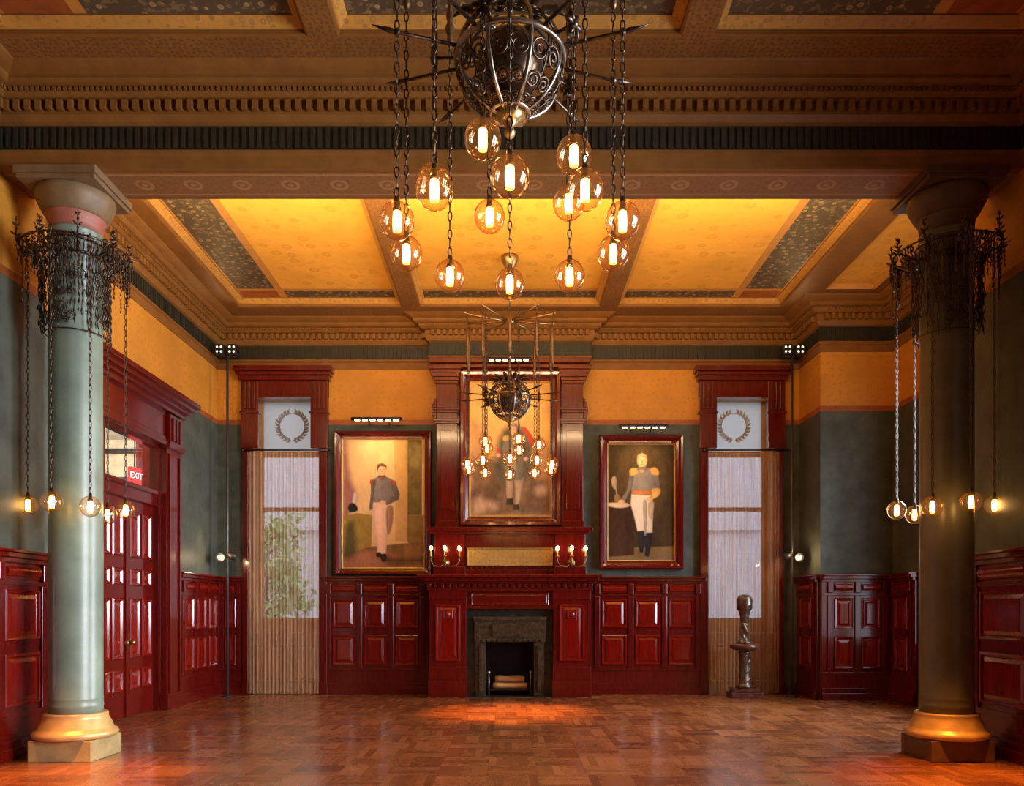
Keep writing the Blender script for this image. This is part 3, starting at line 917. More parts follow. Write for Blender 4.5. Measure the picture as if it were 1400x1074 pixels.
def chandelier(Y, label):
    r = thing('chandelier', label, 'chandelier', (0, Y, ZP), 0, 'iron globe chandeliers')
    top = 0.0
    zhub, zsp, zs, zo, zi = 5.86 - ZP, 4.72 - ZP, 4.68 - ZP, 3.67 - ZP, 4.0 - ZP
    m = MB(); m.lathe([(0.10, -0.30), (0.09, -0.28), (0.075, -0.24), (0.06, -0.20), (0.07, -0.17), (0.095, -0.12), (0.125, -0.06), (0.13, 0.0)], 20); m.build('canopy', 'brass', r, world=False)
    m = MB(); zz = [-0.28 - k * 0.03 for k in range(62)]
    m.tube([(0.004 * math.cos(k * 0.9), 0.004 * math.sin(k * 0.9), z) for k, z in enumerate(zz)], 0.014, 6)
    for z in (-0.62, -1.28, -1.42): m.ball((0, 0, z), 0.035, 10, 6, 0, (1, 1, 1.5))
    m.build('stem', 'iron2', r, world=False)
    m = MB(); m.lathe([(0.02, -0.06), (0.06, -0.045), (0.075, 0.0), (0.06, 0.04), (0.03, 0.07)], 16, (0, 0, zhub)); m.build('upper_hub', 'brass', r, world=False)
    for k in range(10):
        a = 2 * PI * k / 10; sx, cy = math.sin(a), -math.cos(a)
        m = MB(); m.tube([(sx * 0.05, cy * 0.05, zhub), (sx * 0.4, cy * 0.4, zhub + 0.01), (sx * 0.68, cy * 0.68, zhub + 0.035)], [0.018, 0.015, 0.012], 6)
        m.ball((sx * 0.69, cy * 0.69, zhub + 0.04), 0.022, 8, 6); m.build('arm', 'brass', r, world=False)
    # the cage: dark lower bowl with scrolls, bright ribs, equator rings
    RS = 0.31
    m = MB(); m.ball((0, 0, zs), RS * 0.62, 24, 14); m.build('core', 'core', r, world=False)
    for k in range(8):
        a = 2 * PI * (k + 0.5) / 8; pts = []
        for q in range(15):
            p = -1.35 + q * 2.7 / 14; pts.append((RS * math.cos(p) * math.sin(a), -RS * math.cos(p) * math.cos(a), zs + RS * math.sin(p)))
        m = MB(); m.tube(pts, 0.0125, 6); m.build('rib', 'iron2', r, world=False)
    m = MB(); m.ring((0, 0, zs + 0.03), RS + 0.004, 0.016, 40); m.build('band', 'iron2', r, world=False)
    for z, q in ((zs + RS * 0.9, 0.42), (zs - RS * 0.93, 0.36)):
        m = MB(); m.ring((0, 0, z), RS * q, 0.014, 28); m.build('band', 'iron2', r, world=False)
    for k in range(8):
        a = 2 * PI * k / 8; m = MB()
        for p, R in ((-0.28, 0.085), (-0.75, 0.062), (0.45, 0.075), (-1.08, 0.04)):
            for sg_ in (-1, 1):
                aa = a + sg_ * 0.18 * (1 if p > -1 else 1.2)
                nrm = Vector((math.cos(p) * math.sin(aa), -math.cos(p) * math.cos(aa), math.sin(p)))
                u = Vector((math.cos(aa), math.sin(aa), 0)); v = nrm.cross(u)
                scroll(m, Vector((0, 0, zs)) + nrm * RS * 0.985, u * -sg_, v, R * 0.78, 1.9, 0.007, 22)
        m.tube([(RS * 0.985 * math.cos(p) * math.sin(a), -RS * 0.985 * math.cos(p) * math.cos(a), zs + RS * 0.985 * math.sin(p)) for p in [-1.3 + 0.15 * q for q in range(15)]], 0.006, 5)
        m.build('scrollwork', 'iron', r, world=False)
    for k in range(10):             # curled leaves around the neck of the cage
        a = 2 * PI * (k + 0.5) / 10; d = Vector((math.sin(a), -math.cos(a), 0)); z0 = zs + RS * 0.82
        m = MB(); m.tube([d * 0.13 + Vector((0, 0, z0)), d * 0.20 + Vector((0, 0, z0 + 0.06)), d * 0.27 + Vector((0, 0, z0 + 0.07)), d * 0.33 + Vector((0, 0, z0 + 0.02))], [0.02, 0.028, 0.022, 0.004], 6)
        m.build('leaf', 'iron', r, world=False)
    m = MB(); m.lathe([(0.002, -0.15), (0.03, -0.12), (0.035, -0.10), (0.02, -0.075), (0.05, -0.04), (0.10, 0.0), (0.06, 0.02)], 16, (0, 0, zs - RS * 0.95)); m.build('finial', 'brass', r, world=False)
    for k in range(10):             # spiked spokes that carry the chains
        a = 2 * PI * k / 10; sx, cy = math.sin(a), -math.cos(a)
        m = MB(); m.tube([(sx * (RS - 0.01), cy * (RS - 0.01), zsp), (sx * 0.66, cy * 0.66, zsp), (sx * 0.70, cy * 0.70, zsp), (sx * 0.80, cy * 0.80, zsp + 0.01)], [0.011, 0.010, 0.017, 0.002], 6)
        m.ball((sx * 0.66, cy * 0.66, zsp), 0.022, 8, 6); m.build('spoke', 'iron', r, world=False)
    for k in range(5):              # fleur ornaments on the inner spokes
        a = math.radians(-19 + 72 * k); sx, cy = math.sin(a), -math.cos(a); c0 = Vector((sx * 0.44, cy * 0.44, zsp))
        m = MB(); m.tube([(sx * RS, cy * RS, zsp), (sx * 0.46, cy * 0.46, zsp)], 0.010, 6)
        u = Vector((-cy, sx, 0))
        for t in range(6):
            b = 2 * PI * t / 6; d = u * math.cos(b) + Vector((0, 0, 1)) * math.sin(b)
            m.tube([c0, c0 + d * 0.05, c0 + d * 0.085], [0.010, 0.020, 0.003], 6)
        m.ball(c0, 0.026, 10, 6); m.build('fleur', 'iron', r, world=False)
    up = chain_mesh(zhub + 0.03 - (zo + 0.125)); cm = None
    for k in range(10):
        a = 2 * PI * k / 10; p = (0.66 * math.sin(a), -0.66 * math.cos(a))
        if cm is None: cm = up.build('chain', 'iron', r, world=False); o = cm
        else: o = cm.copy(); COL.objects.link(o)
        o.location = (p[0], p[1], zhub + 0.03)
        if k == 0:
            m = MB(); m.lathe([(0.010, -0.16), (0.026, -0.13), (0.016, -0.09), (0.034, -0.04), (0.018, 0.0), (0.026, 0.05), (0.014, 0.10), (0.022, 0.22), (0.012, 0.42)], 10)
            orn = m.build('chain_ornament', 'oldbrass', r, world=False); oo = orn
        else: oo = orn.copy(); COL.objects.link(oo)
        oo.location = (p[0], p[1], zhub - 0.55)
        globe_parts(r, p[0], p[1], zo, PG)
    cm = None
    for k in range(5):
        a = math.radians(-19 + 72 * k); p = (0.44 * math.sin(a), -0.44 * math.cos(a))
        if cm is None: cm = chain_mesh(zhub + 0.02 - (zi + 0.125)).build('chain', 'iron', r, world=False); o = cm
        else: o = cm.copy(); COL.objects.link(o)
        o.location = (p[0], p[1], zhub + 0.02)
        globe_parts(r, p[0], p[1], zi, PG)
    return r


ch = chandelier(4.68, 'large near iron chandelier of glowing amber globes at top centre of the room')
ch2 = copy_tree(ch); ch2.location = (0.0, 12.1, ZP); ch2.rotation_euler = (0, 0, math.radians(36))
ch2['label'] = 'farther iron globe chandelier hanging in front of the portrait over the fireplace'


def column_light(cx, angles, label):
    r = thing('column_chandelier', label, 'chandelier', (cx, 8.28, 5.1), group='iron crowns around the columns')
    Z = 0.08; R = 0.56; G = 1.12 + EYE - 5.1
    for z, w_ in ((0.0, 0.016), (0.14, 0.012), (-0.78, 0.006)):
        m = MB(); m.ring((0, 0, z), 0.275 + w_, w_, 36); m.build('collar', 'iron', r, world=False)
    m = MB(); m.ring((0, 0, Z), 0.50, 0.011, 44); m.build('ring', 'iron', r, world=False)
    zu = Vector((0, 0, 1)); rnd = random.Random(11)
    for k in range(9):
        a = 2 * PI * k / 9 + 0.35; d = Vector((math.cos(a), math.sin(a), 0)); t = Vector((-d.y, d.x, 0))
        m = MB(); m.tube([d * 0.27, d * 0.38 + zu * 0.03, d * 0.5 + zu * (Z + 0.01), d * 0.58 + zu * (Z + 0.05)], [0.010, 0.009, 0.009, 0.004], 6)
        scroll(m, d * 0.38 + zu * (Z + 0.04), d, zu, 0.05, 1.6, 0.006); scroll(m, d * 0.41 - zu * 0.03, d, -zu, 0.055, 1.7, 0.006)
        m.build('bracket', 'iron', r, world=False)
        m = MB()                    # upright spray of small pointed leaves
        e0 = d * (0.53 if k % 2 else 0.50) + zu * (Z - 0.02); h = 0.24 if k % 2 else 0.18
        m.tube([e0, e0 + zu * h], [0.008, 0.003], 5)
        for q in range(5):
            for sg_ in (-1, 1):
                b0 = e0 + zu * (h * q / 5); w_ = (0.062 - 0.009 * q) * sg_; dirn = t if (q + k) % 2 else d
                m.tube([b0, b0 + dirn * w_ * 0.5 + zu * 0.012, b0 + dirn * w_ + zu * 0.035], [0.004, 0.012, 0.002], 5)
        m.build('fleur', 'iron', r, world=False)
    sk = MB()
    for k in range(84):             # tangle of fine chains and scrolls clinging to the shaft
        a = 2 * PI * k / 84 + rnd.uniform(-.04, .04); L = rnd.uniform(0.55, 1.0); rr = rnd.uniform(0.28, 0.34); w0 = rnd.uniform(0.2, 1)
        n = int(L / 0.045); pts = []
        for i in range(n):
            rad = rr + (0.45 - rr) * max(0, 1 - i / 5) ** 2 * w0 + 0.012 * math.sin(i * 1.9 + k)
            pts.append((rad * math.cos(a + 0.02 * math.sin(i * .7)), rad * math.sin(a + 0.02 * math.sin(i * .7)), 0.07 - i * 0.045))
        sk.tube(pts, [0.003 + 0.006 * (i % 2) for i in range(n)], 4)
    for k in range(70):
        a = rnd.uniform(0, 2 * PI); z = rnd.uniform(-0.72, 0.05); d = Vector((math.cos(a), math.sin(a), 0)); t = Vector((-d.y, d.x, 0))
        scroll(sk, d * rnd.uniform(0.28, 0.33) + Vector((0, 0, z)), t * rnd.choice((-1, 1)), Vector((0, 0, 1)), rnd.uniform(0.035, 0.07), 1.7, 0.0055, 18)
    o = sk.build('chain_skirt', 'iron', r, world=False); o['kind'] = 'stuff'
    fr = MB()
    for k in range(110):            # fringe hanging from the outer ring
        a = rnd.uniform(0, 2 * PI); L = rnd.choice((0.08, 0.12, 0.2, 0.3, 0.5)) * rnd.uniform(0.7, 1.2); rr = 0.50 + rnd.uniform(-0.03, 0.03)
        n = max(3, int(L / 0.022)); x, y = rr * math.cos(a), rr * math.sin(a)
        fr.tube([(x + 0.004 * math.sin(i * 2.1 + k), y + 0.004 * math.cos(i * 1.7), Z + 0.01 - L * i / n) for i in range(n + 1)], [0.003 + 0.006 * (i % 2) for i in range(n + 1)], 4)
    o = fr.build('chain_fringe', 'iron', r, world=False); o['kind'] = 'stuff'
    cm = None
    for th, dz in zip(angles, (0.035, -0.02, -0.05, 0.03, -0.01)):
        a = math.radians(th); x, y = R * math.cos(a), R * math.sin(a)
        L = Z + 0.05 - (G - 0.05 + 0.125)
        if cm is None: cm = chain_mesh(L).build('chain', 'iron', r, world=False); o = cm
        else: o = cm.copy(); COL.objects.link(o)
        o.location = (x, y, Z + 0.05)
        o.location.z += dz; globe_parts(r, x, y, G - 0.05 + dz, PG)
    return r


AN = (170, 277, 311, 60, 85)
column_light(-4.465, AN, 'wrought iron crown with chains and hanging globes around the pale green column')
column_light(4.495, [180 - a for a in AN], 'wrought iron crown with chains and hanging globes around the column in shaded dark olive')

# ------------------------------------------------------------------ chimneypiece
FX, FY = 0.0, 14.0
mp = thing('mantelpiece', 'carved red mahogany fireplace surround and tall overmantel', 'fireplace', (0, FY, 0))
for sg_ in (-1, 1):
    a, b = sorted((sg_ * 0.76, sg_ * 1.40)); m = MB()
    m.box(a, b, FY + 0.02, BY - 0.15, 0, 1.86); m.box(a - 0.02, b + 0.02, FY - 0.03, BY - 0.15, 0, 0.30); m.box(a - 0.012, b + 0.012, FY, BY - 0.15, 0.30, 0.52)
    m.box(a - 0.01, b + 0.01, FY + 0.0, BY - 0.15, 1.70, 1.86)
    o = m.build('pilaster', 'red', mp, bevel=0.006)
    p = MB(); p.relief(a + 0.10, b - 0.10, 0.62, 1.62, TALL, y=FY + 0.02); p.build('panel', 'redpanel', o)
    p = MB(); p.relief(a + 0.23, b - 0.23, 1.36, 1.53, [(0, 0), (0.02, 0.02), (0.05, 0.012)], y=FY); p.ball(((a + b) / 2, FY - 0.01, 1.445), 0.05, 10, 6, 0, (1, 0.5, 1)); p.build('carved_boss', 'redpanel', o)
m = MB(); m.box(-0.76, 0.76, FY + 0.05, BY - 0.15, 1.54, 1.86); m.box(-0.76, 0.76, FY + 0.03, FY + 0.06, 1.54, 1.58)
m.relief(-0.68, 0.68, 1.60, 1.82, SMALL, y=FY + 0.05); m.build('lintel', 'red', mp, bevel=0.005)
m = MB()
m.box(-1.44, 1.44, FY - 0.02, BY - 0.15, 1.86, 1.90); m.box(-1.48, 1.48, FY - 0.06, BY - 0.15, 1.98, 2.02); m.box(-1.54, 1.54, FY - 0.12, BY - 0.15, 2.02, 2.08); m.box(-1.60, 1.60, FY - 0.17, BY - 0.15, 2.08, 2.13)
m.box(-1.44, 1.44, FY + 0.0, BY - 0.15, 1.90, 1.98)
for k in range(26):
    x = -1.40 + k * 2.8 / 25
    m.box(x - 0.03, x + 0.03, FY - 0.05, FY, 1.91, 1.98)
m.build('mantel_shelf', 'red', mp, bevel=0.005)
OY = 14.24                                     # overmantel face
m = MB(); m.box(-1.34, 1.34, OY, BY - 0.01, 2.13, 2.95)
m.box(-1.36, 1.36, OY - 0.03, OY, 2.13, 2.24)
for sg_ in (-1, 1):
    a, b = sorted((sg_ * 0.80, sg_ * 1.32)); m.box(a, b, OY - 0.10, OY, 2.13, 2.86); m.box(a - 0.02, b + 0.02, OY - 0.12, OY, 2.13, 2.28)
m.box(-1.40, 1.40, OY - 0.13, OY, 2.86, 2.90); m.box(-1.45, 1.45, OY - 0.17, BY - 0.01, 2.90, 2.97)
m.box(-0.80, 0.80, OY - 0.05, OY, 2.62, 2.86)
for k in range(15): m.box(-0.72 + k * 0.1, -0.68 + k * 0.1, OY - 0.045, OY, 2.25, 2.30)
m.build('overmantel_base', 'red', mp, bevel=0.005)
m = MB(); m.relief(-0.76, 0.76, 2.30, 2.62, [(0, 0), (0, 0.02), (0.02, 0.025), (0.03, 0.008)], y=OY, capmi=0); m.build('gold_panel', 'goldpanel', mp)
m = MB(); m.box(-1.30, 1.30, 14.36, BY - 0.01, 2.97, 5.93); m.build('overmantel_back', 'red', mp)
for sg_ in (-1, 1):
    a, b = sorted((sg_ * 0.93, sg_ * 1.30)); m = MB()
    m.box(a, b, 14.27, 14.36, 2.97, 5.93); m.box(a - 0.015, b + 0.015, 14.25, 14.36, 2.97, 3.10)
    m.box(a + 0.07, b - 0.07, 14.25, 14.27, 3.3, 4.7)
    for k, (dz, e) in enumerate(((4.82, 0.03), (4.86, 0.05), (5.02, 0.02), (5.06, 0.045))): m.box(a - e, b + e, 14.27 - e, 14.36, dz, dz + 0.045)
    # scroll bracket at capital height, bulging sideways and forward
    x = b if sg_ > 0 else a
    for k in range(9):
        t = k / 8; ww = 0.10 * math.sin(PI * t) ** 0.7 * (1 - 0.3 * t)
        z0 = 4.86 + 0.05 * k
        m.box(min(x, x + sg_ * ww), max(x, x + sg_ * ww), 14.24, 14.42, z0, z0 + 0.05)
    for k in range(5):
        e = 0.02 + 0.028 * k; m.box(a - e * 0.6, b + e, 14.27 - e, 14.36, 5.52 + 0.06 * k, 5.58 + 0.06 * k) if sg_ > 0 else m.box(a - e, b + e * 0.6, 14.27 - e, 14.36, 5.52 + 0.06 * k, 5.58 + 0.06 * k)
    m.build('overmantel_pilaster', 'red', mp, bevel=0.005)
m = MB(); m.box(-1.36, 1.36, 14.2, BY - 0.01, 5.80, 5.87); m.box(-1.42, 1.42, 14.13, BY - 0.01, 5.87, 5.96); m.box(-0.93, 0.93, 14.29, 14.36, 5.62, 5.80); m.build('overmantel_cornice', 'red', mp, bevel=0.006)
# marble surround, firebox
m = MB()
m.box(-0.76, 0.76, FY + 0.12, FY + 0.30, 1.38, 1.54, 0)
for sg_ in (-1, 1):
    a, b = sorted((sg_ * 0.60, sg_ * 0.76)); m.box(a, b, FY + 0.12, FY + 0.30, 0, 1.38, 0)
    a, b = sorted((sg_ * 0.42, sg_ * 0.60)); m.box(a, b, FY + 0.08, FY + 0.30, 0, 0.96, 1); m.box(a + 0.06, b - 0.06, FY + 0.05, FY + 0.08, 0.1, 0.9, 1)
m.box(-0.62, 0.62, FY + 0.06, FY + 0.30, 0.96, 1.38, 1); m.box(-0.64, 0.64, FY + 0.03, FY + 0.1, 1.34, 1.40, 1); m.box(-0.30, 0.30, FY + 0.03, FY + 0.06, 1.06, 1.28, 1)
for k in range(13): m.box(-0.58 + k * 0.092, -0.53 + k * 0.092, FY + 0.04, FY + 0.06, 0.965, 1.01, 1)
m.build('marble_surround', ['stoned', 'stone'], mp, bevel=0.004)
m = MB(); m.box(-0.44, -0.42, FY + 0.28, BY - 0.02, 0, 0.98); m.box(0.42, 0.44, FY + 0.28, BY - 0.02, 0, 0.98); m.box(-0.44, 0.44, BY - 0.04, BY - 0.02, 0, 0.98); m.box(-0.44, 0.44, FY + 0.28, BY - 0.02, 0.96, 0.98)
m.build('firebox', 'soot', mp)
m = MB(); m.box(-0.76, 0.76, FY - 0.05, BY - 0.02, 0, 0.012); m.build('hearth', 'stoned', mp)
# fire basket and logs
g = thing('fire_basket', 'low iron fire basket standing inside the dark fireplace', 'grate', (0, FY + 0.34, 0.012))
m = MB()
for y in (FY + 0.22, FY + 0.46):
    m.box(-0.36, 0.36, y - 0.01, y + 0.01, 0.10, 0.125)
for k in range(9): m.box(-0.35 + k * 0.0875 - 0.006, -0.35 + k * 0.0875 + 0.006, FY + 0.22, FY + 0.46, 0.10, 0.118)
m.build('rack', 'iron', g)
for x in (-0.37, 0.37):
    m = MB(); m.tube([(x, FY + 0.20, 0.014), (x, FY + 0.20, 0.40)], 0.014, 8); m.ball((x, FY + 0.20, 0.42), 0.03, 10, 8); m.tube([(x, FY + 0.20, 0.11), (x, FY + 0.46, 0.11), (x, FY + 0.46, 0.014)], 0.012, 6)
    m.build('andiron', 'iron2', g)
def log_(x0, x1, y, z, r, label):
    m = MB(); n = 7
    m.tube([(x0 + (x1 - x0) * k / (n - 1), y + 0.006 * math.sin(k * 2), z + 0.003 * math.sin(k * 3)) for k in range(n)], [r * (1 + 0.05 * math.sin(k * 1.7)) for k in range(n)], 10)
    o = m.build('fire_log', 'log'); tag(o, label, 'log', 'split logs in the fireplace')
    return o
log_(-0.30, 0.31, FY + 0.285, 0.178, 0.054, 'front lower pale log lying in the fire basket')
log_(-0.29, 0.28, FY + 0.405, 0.178, 0.054, 'rear lower pale log lying in the fire basket')
log_(-0.26, 0.26, FY + 0.345, 0.288, 0.054, 'topmost pale log lying on the two logs in the fireplace')

# sconces: three candle bulbs each
def sconce(cx, label):
    r = thing('candle_sconce', label, 'sconce', (cx, OY - 0.10, 2.35), group='candle sconces on the mantelpiece')
    m = MB(); m.lathe([(0.0, -0.0), (0.05, 0.008), (0.07, 0.0), (0.03, 0.02), (0.012, 0.05)], 16)
    me_ = m.build('backplate', 'brass', r, world=False); me_.rotation_euler = (PI / 2, 0, 0)
    for dx, out in ((-0.245, 0.12), (0.0, 0.2), (0.245, 0.12)):
        m = MB(); m.tube([(0, 0, 0), (dx * 0.3, -out * 0.6, -0.07), (dx * 0.8, -out, -0.06), (dx, -out, 0.02), (dx, -out, 0.09)], [0.012, 0.010, 0.009, 0.009, 0.012], 6)
        a = m.build('arm', 'brass', r, world=False)
        m = MB(); m.lathe([(0.008, 0.0), (0.035, 0.012), (0.038, 0.02), (0.014, 0.025), (0.012, 0.12), (0.006, 0.122)], 12, (dx, -out, 0.085)); m.build('candle_cup', 'brass', r, world=False)
        m = MB(); m.ball((dx, -out, 0.245), 0.03, 12, 8, 0, (1, 1, 1.35)); m.build('bulb', 'candle', r, world=False)
    return r
sconce(px(609, 14.1), 'three-light brass candle sconce on the mantelpiece, left of the gold panel')
sconce(px(781, 14.1), 'three-light brass candle sconce on the mantelpiece, right of the gold panel')


# ------------------------------------------------------------------ portraits
def painting(name, label, x0, x1, z0, z1, fy, fw, shapes, crop, mats, depth=0.12):
    """x0..z1 canvas bounds in metres at depth fy; shapes in the pixel frame of crop=(cx0,cx1,cy0,cy1)"""
    r = thing(name, label, 'painting', ((x0 + x1) / 2, fy, z0 - fw), group='officer portraits')
    m = MB()
    loops = [(0, 0), (0, depth * 0.7), (0.02, depth), (fw * 0.35, depth * 0.95), (fw * 0.55, depth * 0.62), (fw * 0.8, depth * 0.5), (fw * 0.86, depth * 0.55), (fw - 0.03, depth * 0.35)]
    m.relief(x0 - fw, x1 + fw, z0 - fw, z1 + fw, loops, cap=False, y=fy)
    for (a, b, c_, d) in ((x0, x1, z0 - fw * 0.3, z0 - fw * 0.18), (x0, x1, z1 + fw * 0.18, z1 + fw * 0.3)):   # beading
        n = int((b - a) / 0.05)
        for k in range(n): m.box(a + (k + 0.2) * 0.05, a + (k + 0.7) * 0.05, fy - depth * 0.62, fy - depth * 0.45, c_, d)
    m.build('frame', 'red', r)
    m = MB(); m.relief(x0 - 0.032, x1 + 0.032, z0 - 0.032, z1 + 0.032, [(0, depth * 0.34), (0.012, depth * 0.45), (0.034, depth * 0.2)], cap=False, y=fy); m.build('gilt_slip', 'gilt', r)
    cx0, cx1, cy0, cy1 = crop
    tx = lambda p: (x0 + (p[0] - cx0) / (cx1 - cx0) * (x1 - x0), z1 - (p[1] - cy0) / (cy1 - cy0) * (z1 - z0))
    cl = lambda p: (min(cx1, max(cx0, p[0])), min(cy1, max(cy0, p[1])))
    NX_, NZ_ = 130, 200
    gx, gy = np.meshgrid(np.linspace(cx0, cx1, NX_), np.linspace(cy0, cy1, NZ_))
    c0, v0 = mats['bg'][0], mats['bg'][1]
    rs = np.random.RandomState(len(shapes))
    def blotch(cells):
        g = rs.rand(cells + 2, cells + 2); u = np.linspace(0, cells, NX_); v = np.linspace(0, cells, NZ_)
        iu = u.astype(int); iv = v.astype(int); fu = (u - iu); fv = (v - iv); fu = fu * fu * (3 - 2 * fu); fv = fv * fv * (3 - 2 * fv)
        A = g[np.ix_(iv, iu)] * (1 - fu) + g[np.ix_(iv, iu + 1)] * fu; B = g[np.ix_(iv + 1, iu)] * (1 - fu) + g[np.ix_(iv + 1, iu + 1)] * fu
        return A * (1 - fv[:, None]) + B * fv[:, None] - 0.5
    tex = blotch(6) * 0.7 + blotch(14) * 0.6 + blotch(40) * 0.45
    img = np.ones((NZ_, NX_, 3)) * np.array(c0) * (1 + v0 * 1.6 * tex)[..., None]
    for k, pts, sm in shapes:
        if sm: pts = smooth(pts, 3)
        n = len(pts); ins = np.zeros(gx.shape, bool); dist = np.full(gx.shape, 1e9)
        for i in range(n):
            (ax, ay), (bx_, by_) = pts[i], pts[(i + 1) % n]
            ex, ey = bx_ - ax, by_ - ay; L2 = ex * ex + ey * ey + 1e-9
            tt = np.clip(((gx - ax) * ex + (gy - ay) * ey) / L2, 0, 1)
            dist = np.minimum(dist, np.hypot(gx - ax - tt * ex, gy - ay - tt * ey))
            cr = ((ay > gy) != (by_ > gy)) & (gx < ex * (gy - ay) / (ey if abs(ey) > 1e-9 else 1e-9) + ax)
            ins ^= cr
        sd = np.where(ins, -dist, dist); soft = 26.0 if k in SOFT else 3.2
        al = np.clip(0.5 - sd / (2 * soft), 0, 1); al = al * al * (3 - 2 * al)
        xs_ = [p[0] for p in pts]; w_ = max(xs_) - min(xs_) + 1e-6
        col, var = mats[k][0], mats[k][1]
        form = 1.0 if k in SOFT or k in FLAT else 1.28 - 0.62 * np.abs((gx - min(xs_)) / w_ - 0.36)
        if not isinstance(form, float): form = np.clip(form, 0.72, 1.28) * (0.86 + 0.14 * np.clip(-sd / 8, 0, 1))
        lay = np.array(col) * ((1 + var * 1.5 * tex) * form)[..., None]
        img = img * (1 - al[..., None]) + lay * al[..., None]
    img = np.clip(img, 0.004, 1)
    X = x0 - 0.005 + (x1 - x0 + 0.01) * (gx - cx0) / (cx1 - cx0); Zc = z1 + 0.005 - (z1 - z0 + 0.01) * (gy - cy0) / (cy1 - cy0); y = fy - depth * 0.2
    m = MB(); m.v = [(float(a_), y, float(b_)) for a_, b_ in zip(X.ravel(), Zc.ravel())]
    for j in range(NZ_ - 1):
        for i in range(NX_ - 1):
            q = j * NX_ + i; m.f.append((q, q + NX_, q + NX_ + 1, q + 1))
    m.m = [0] * len(m.f); m.s = [False] * len(m.f)
    o = m.build('canvas', 'oil', r)
    at = o.data.attributes.new('oil', 'FLOAT_COLOR', 'POINT')
    at.data.foreach_set('color', np.concatenate([img, np.ones((NZ_, NX_, 1))], 2).astype(np.float32).ravel())
    return r


SOFT = {'dk2', 'flr2', 'clothd', 'mist', 'mist2', 'rock', 'rockl', 'lite', 'pinkc', 'cape', 'hill', 'shadow'}
FLAT = {'ltan', 'dk', 'olive', 'flr', 'cloth', 'table', 'skin_'}
PA = [
    ('ltan', [(390, 178), (472, 178), (472, 800), (400, 800)], 0),
    ('dk', [(472, 178), (560, 178), (560, 640), (472, 640)], 0),
    ('dk2', [(480, 210), (520, 190), (555, 230), (548, 330), (500, 350), (478, 300)], 1),
    ('olive', [(470, 640), (572, 640), (572, 870), (470, 800)], 0),
    ('flr', [(82, 850), (572, 800), (572, 960), (82, 960)], 0),
    ('flr2', [(82, 900), (240, 860), (420, 890), (300, 960), (82, 960)], 1),
    ('pinkc', [(82, 178), (102, 178), (130, 420), (165, 520), (120, 640), (82, 640)], 1),
    ('cloth', [(82, 645), (170, 628), (258, 640), (255, 830), (150, 860), (82, 880)], 0),
    ('clothd', [(105, 700), (150, 690), (170, 860), (110, 900), (84, 900)], 1),
    ('black', [(115, 590), (135, 565), (165, 580), (172, 612), (128, 622)], 1),
    ('pale', [(140, 560), (152, 500), (170, 520), (164, 560)], 1),
    ('shadow', [(300, 880), (400, 905), (560, 900), (560, 925), (350, 930)], 1),
    ('trous', [(262, 555), (370, 552), (384, 590), (380, 660), (352, 770), (342, 885), (292, 885), (286, 780), (268, 660)], 0),
    ('trousd', [(345, 600), (385, 590), (380, 700), (352, 760)], 1),
    ('shoe', [(285, 870), (310, 868), (318, 895), (286, 893)], 1),
    ('shoe', [(308, 885), (342, 875), (345, 915), (322, 925)], 1),
    ('coat', [(292, 405), (345, 405), (395, 430), (405, 480), (372, 560), (262, 562), (254, 480), (250, 430)], 0),
    ('coatd', [(252, 428), (285, 425), (270, 500), (262, 600), (246, 612), (242, 590), (252, 500)], 0),
    ('coatd', [(372, 430), (402, 440), (425, 510), (420, 545), (350, 580), (335, 565), (392, 520), (378, 480)], 0),
    ('red', [(248, 425), (272, 428), (266, 450), (248, 448)], 1), ('red', [(372, 428), (402, 432), (404, 455), (376, 450)], 1),
    ('red', [(300, 398), (340, 398), (330, 425), (310, 425)], 0),
    ('skin', ell(326, 562, 20, 13), 0), ('skin', ell(319, 368, 25, 36), 0),
    ('hair', [(288, 350), (292, 330), (320, 322), (345, 335), (348, 362), (338, 345), (310, 342), (298, 352), (292, 375)], 0),
    ('coatd', [(296, 398), (340, 396), (344, 412), (294, 412)], 0),
    ('shade', ell(310, 362, 4, 2, 8), 0), ('shade', ell(328, 362, 4, 2, 8), 0), ('shade', ell(319, 385, 7, 2, 8), 0), ('shade', [(318, 364), (322, 376), (315, 376)], 0),
]
MA = {'bg': ((0.78, 0.50, 0.22), 0.16, 3), 'ltan': ((0.62, 0.37, 0.13), 0.15, 3), 'dk': ((0.17, 0.13, 0.045), 0.5, 10), 'dk2': ((0.30, 0.24, 0.09), 0.5, 16), 'olive': ((0.27, 0.17, 0.05), 0.3, 6), 'flr': ((0.26, 0.13, 0.04), 0.4, 6),
      'flr2': ((0.42, 0.17, 0.08), 0.3, 6), 'pinkc': ((0.36, 0.15, 0.12), 0.3, 6), 'cloth': ((0.38, 0.24, 0.05), 0.35, 8), 'clothd': ((0.12, 0.09, 0.03), 0.4, 8), 'black': ((0.02, 0.018, 0.018), 0.3), 'pale': ((0.62, 0.5, 0.38), 0.2),
      'shadow': ((0.10, 0.05, 0.02), 0.3), 'trous': ((0.74, 0.46, 0.30), 0.15, 7), 'trousd': ((0.33, 0.17, 0.10), 0.2), 'shoe': ((0.03, 0.02, 0.015), 0.3), 'coat': ((0.19, 0.16, 0.15), 0.3, 22), 'coatd': ((0.115, 0.09, 0.08), 0.3, 22), 'red': ((0.30, 0.06, 0.03), 0.3), 'skin': ((0.70, 0.40, 0.22), 0.15), 'hair': ((0.12, 0.06, 0.025), 0.3), 'shade': ((0.22, 0.09, 0.05), 0.2)}
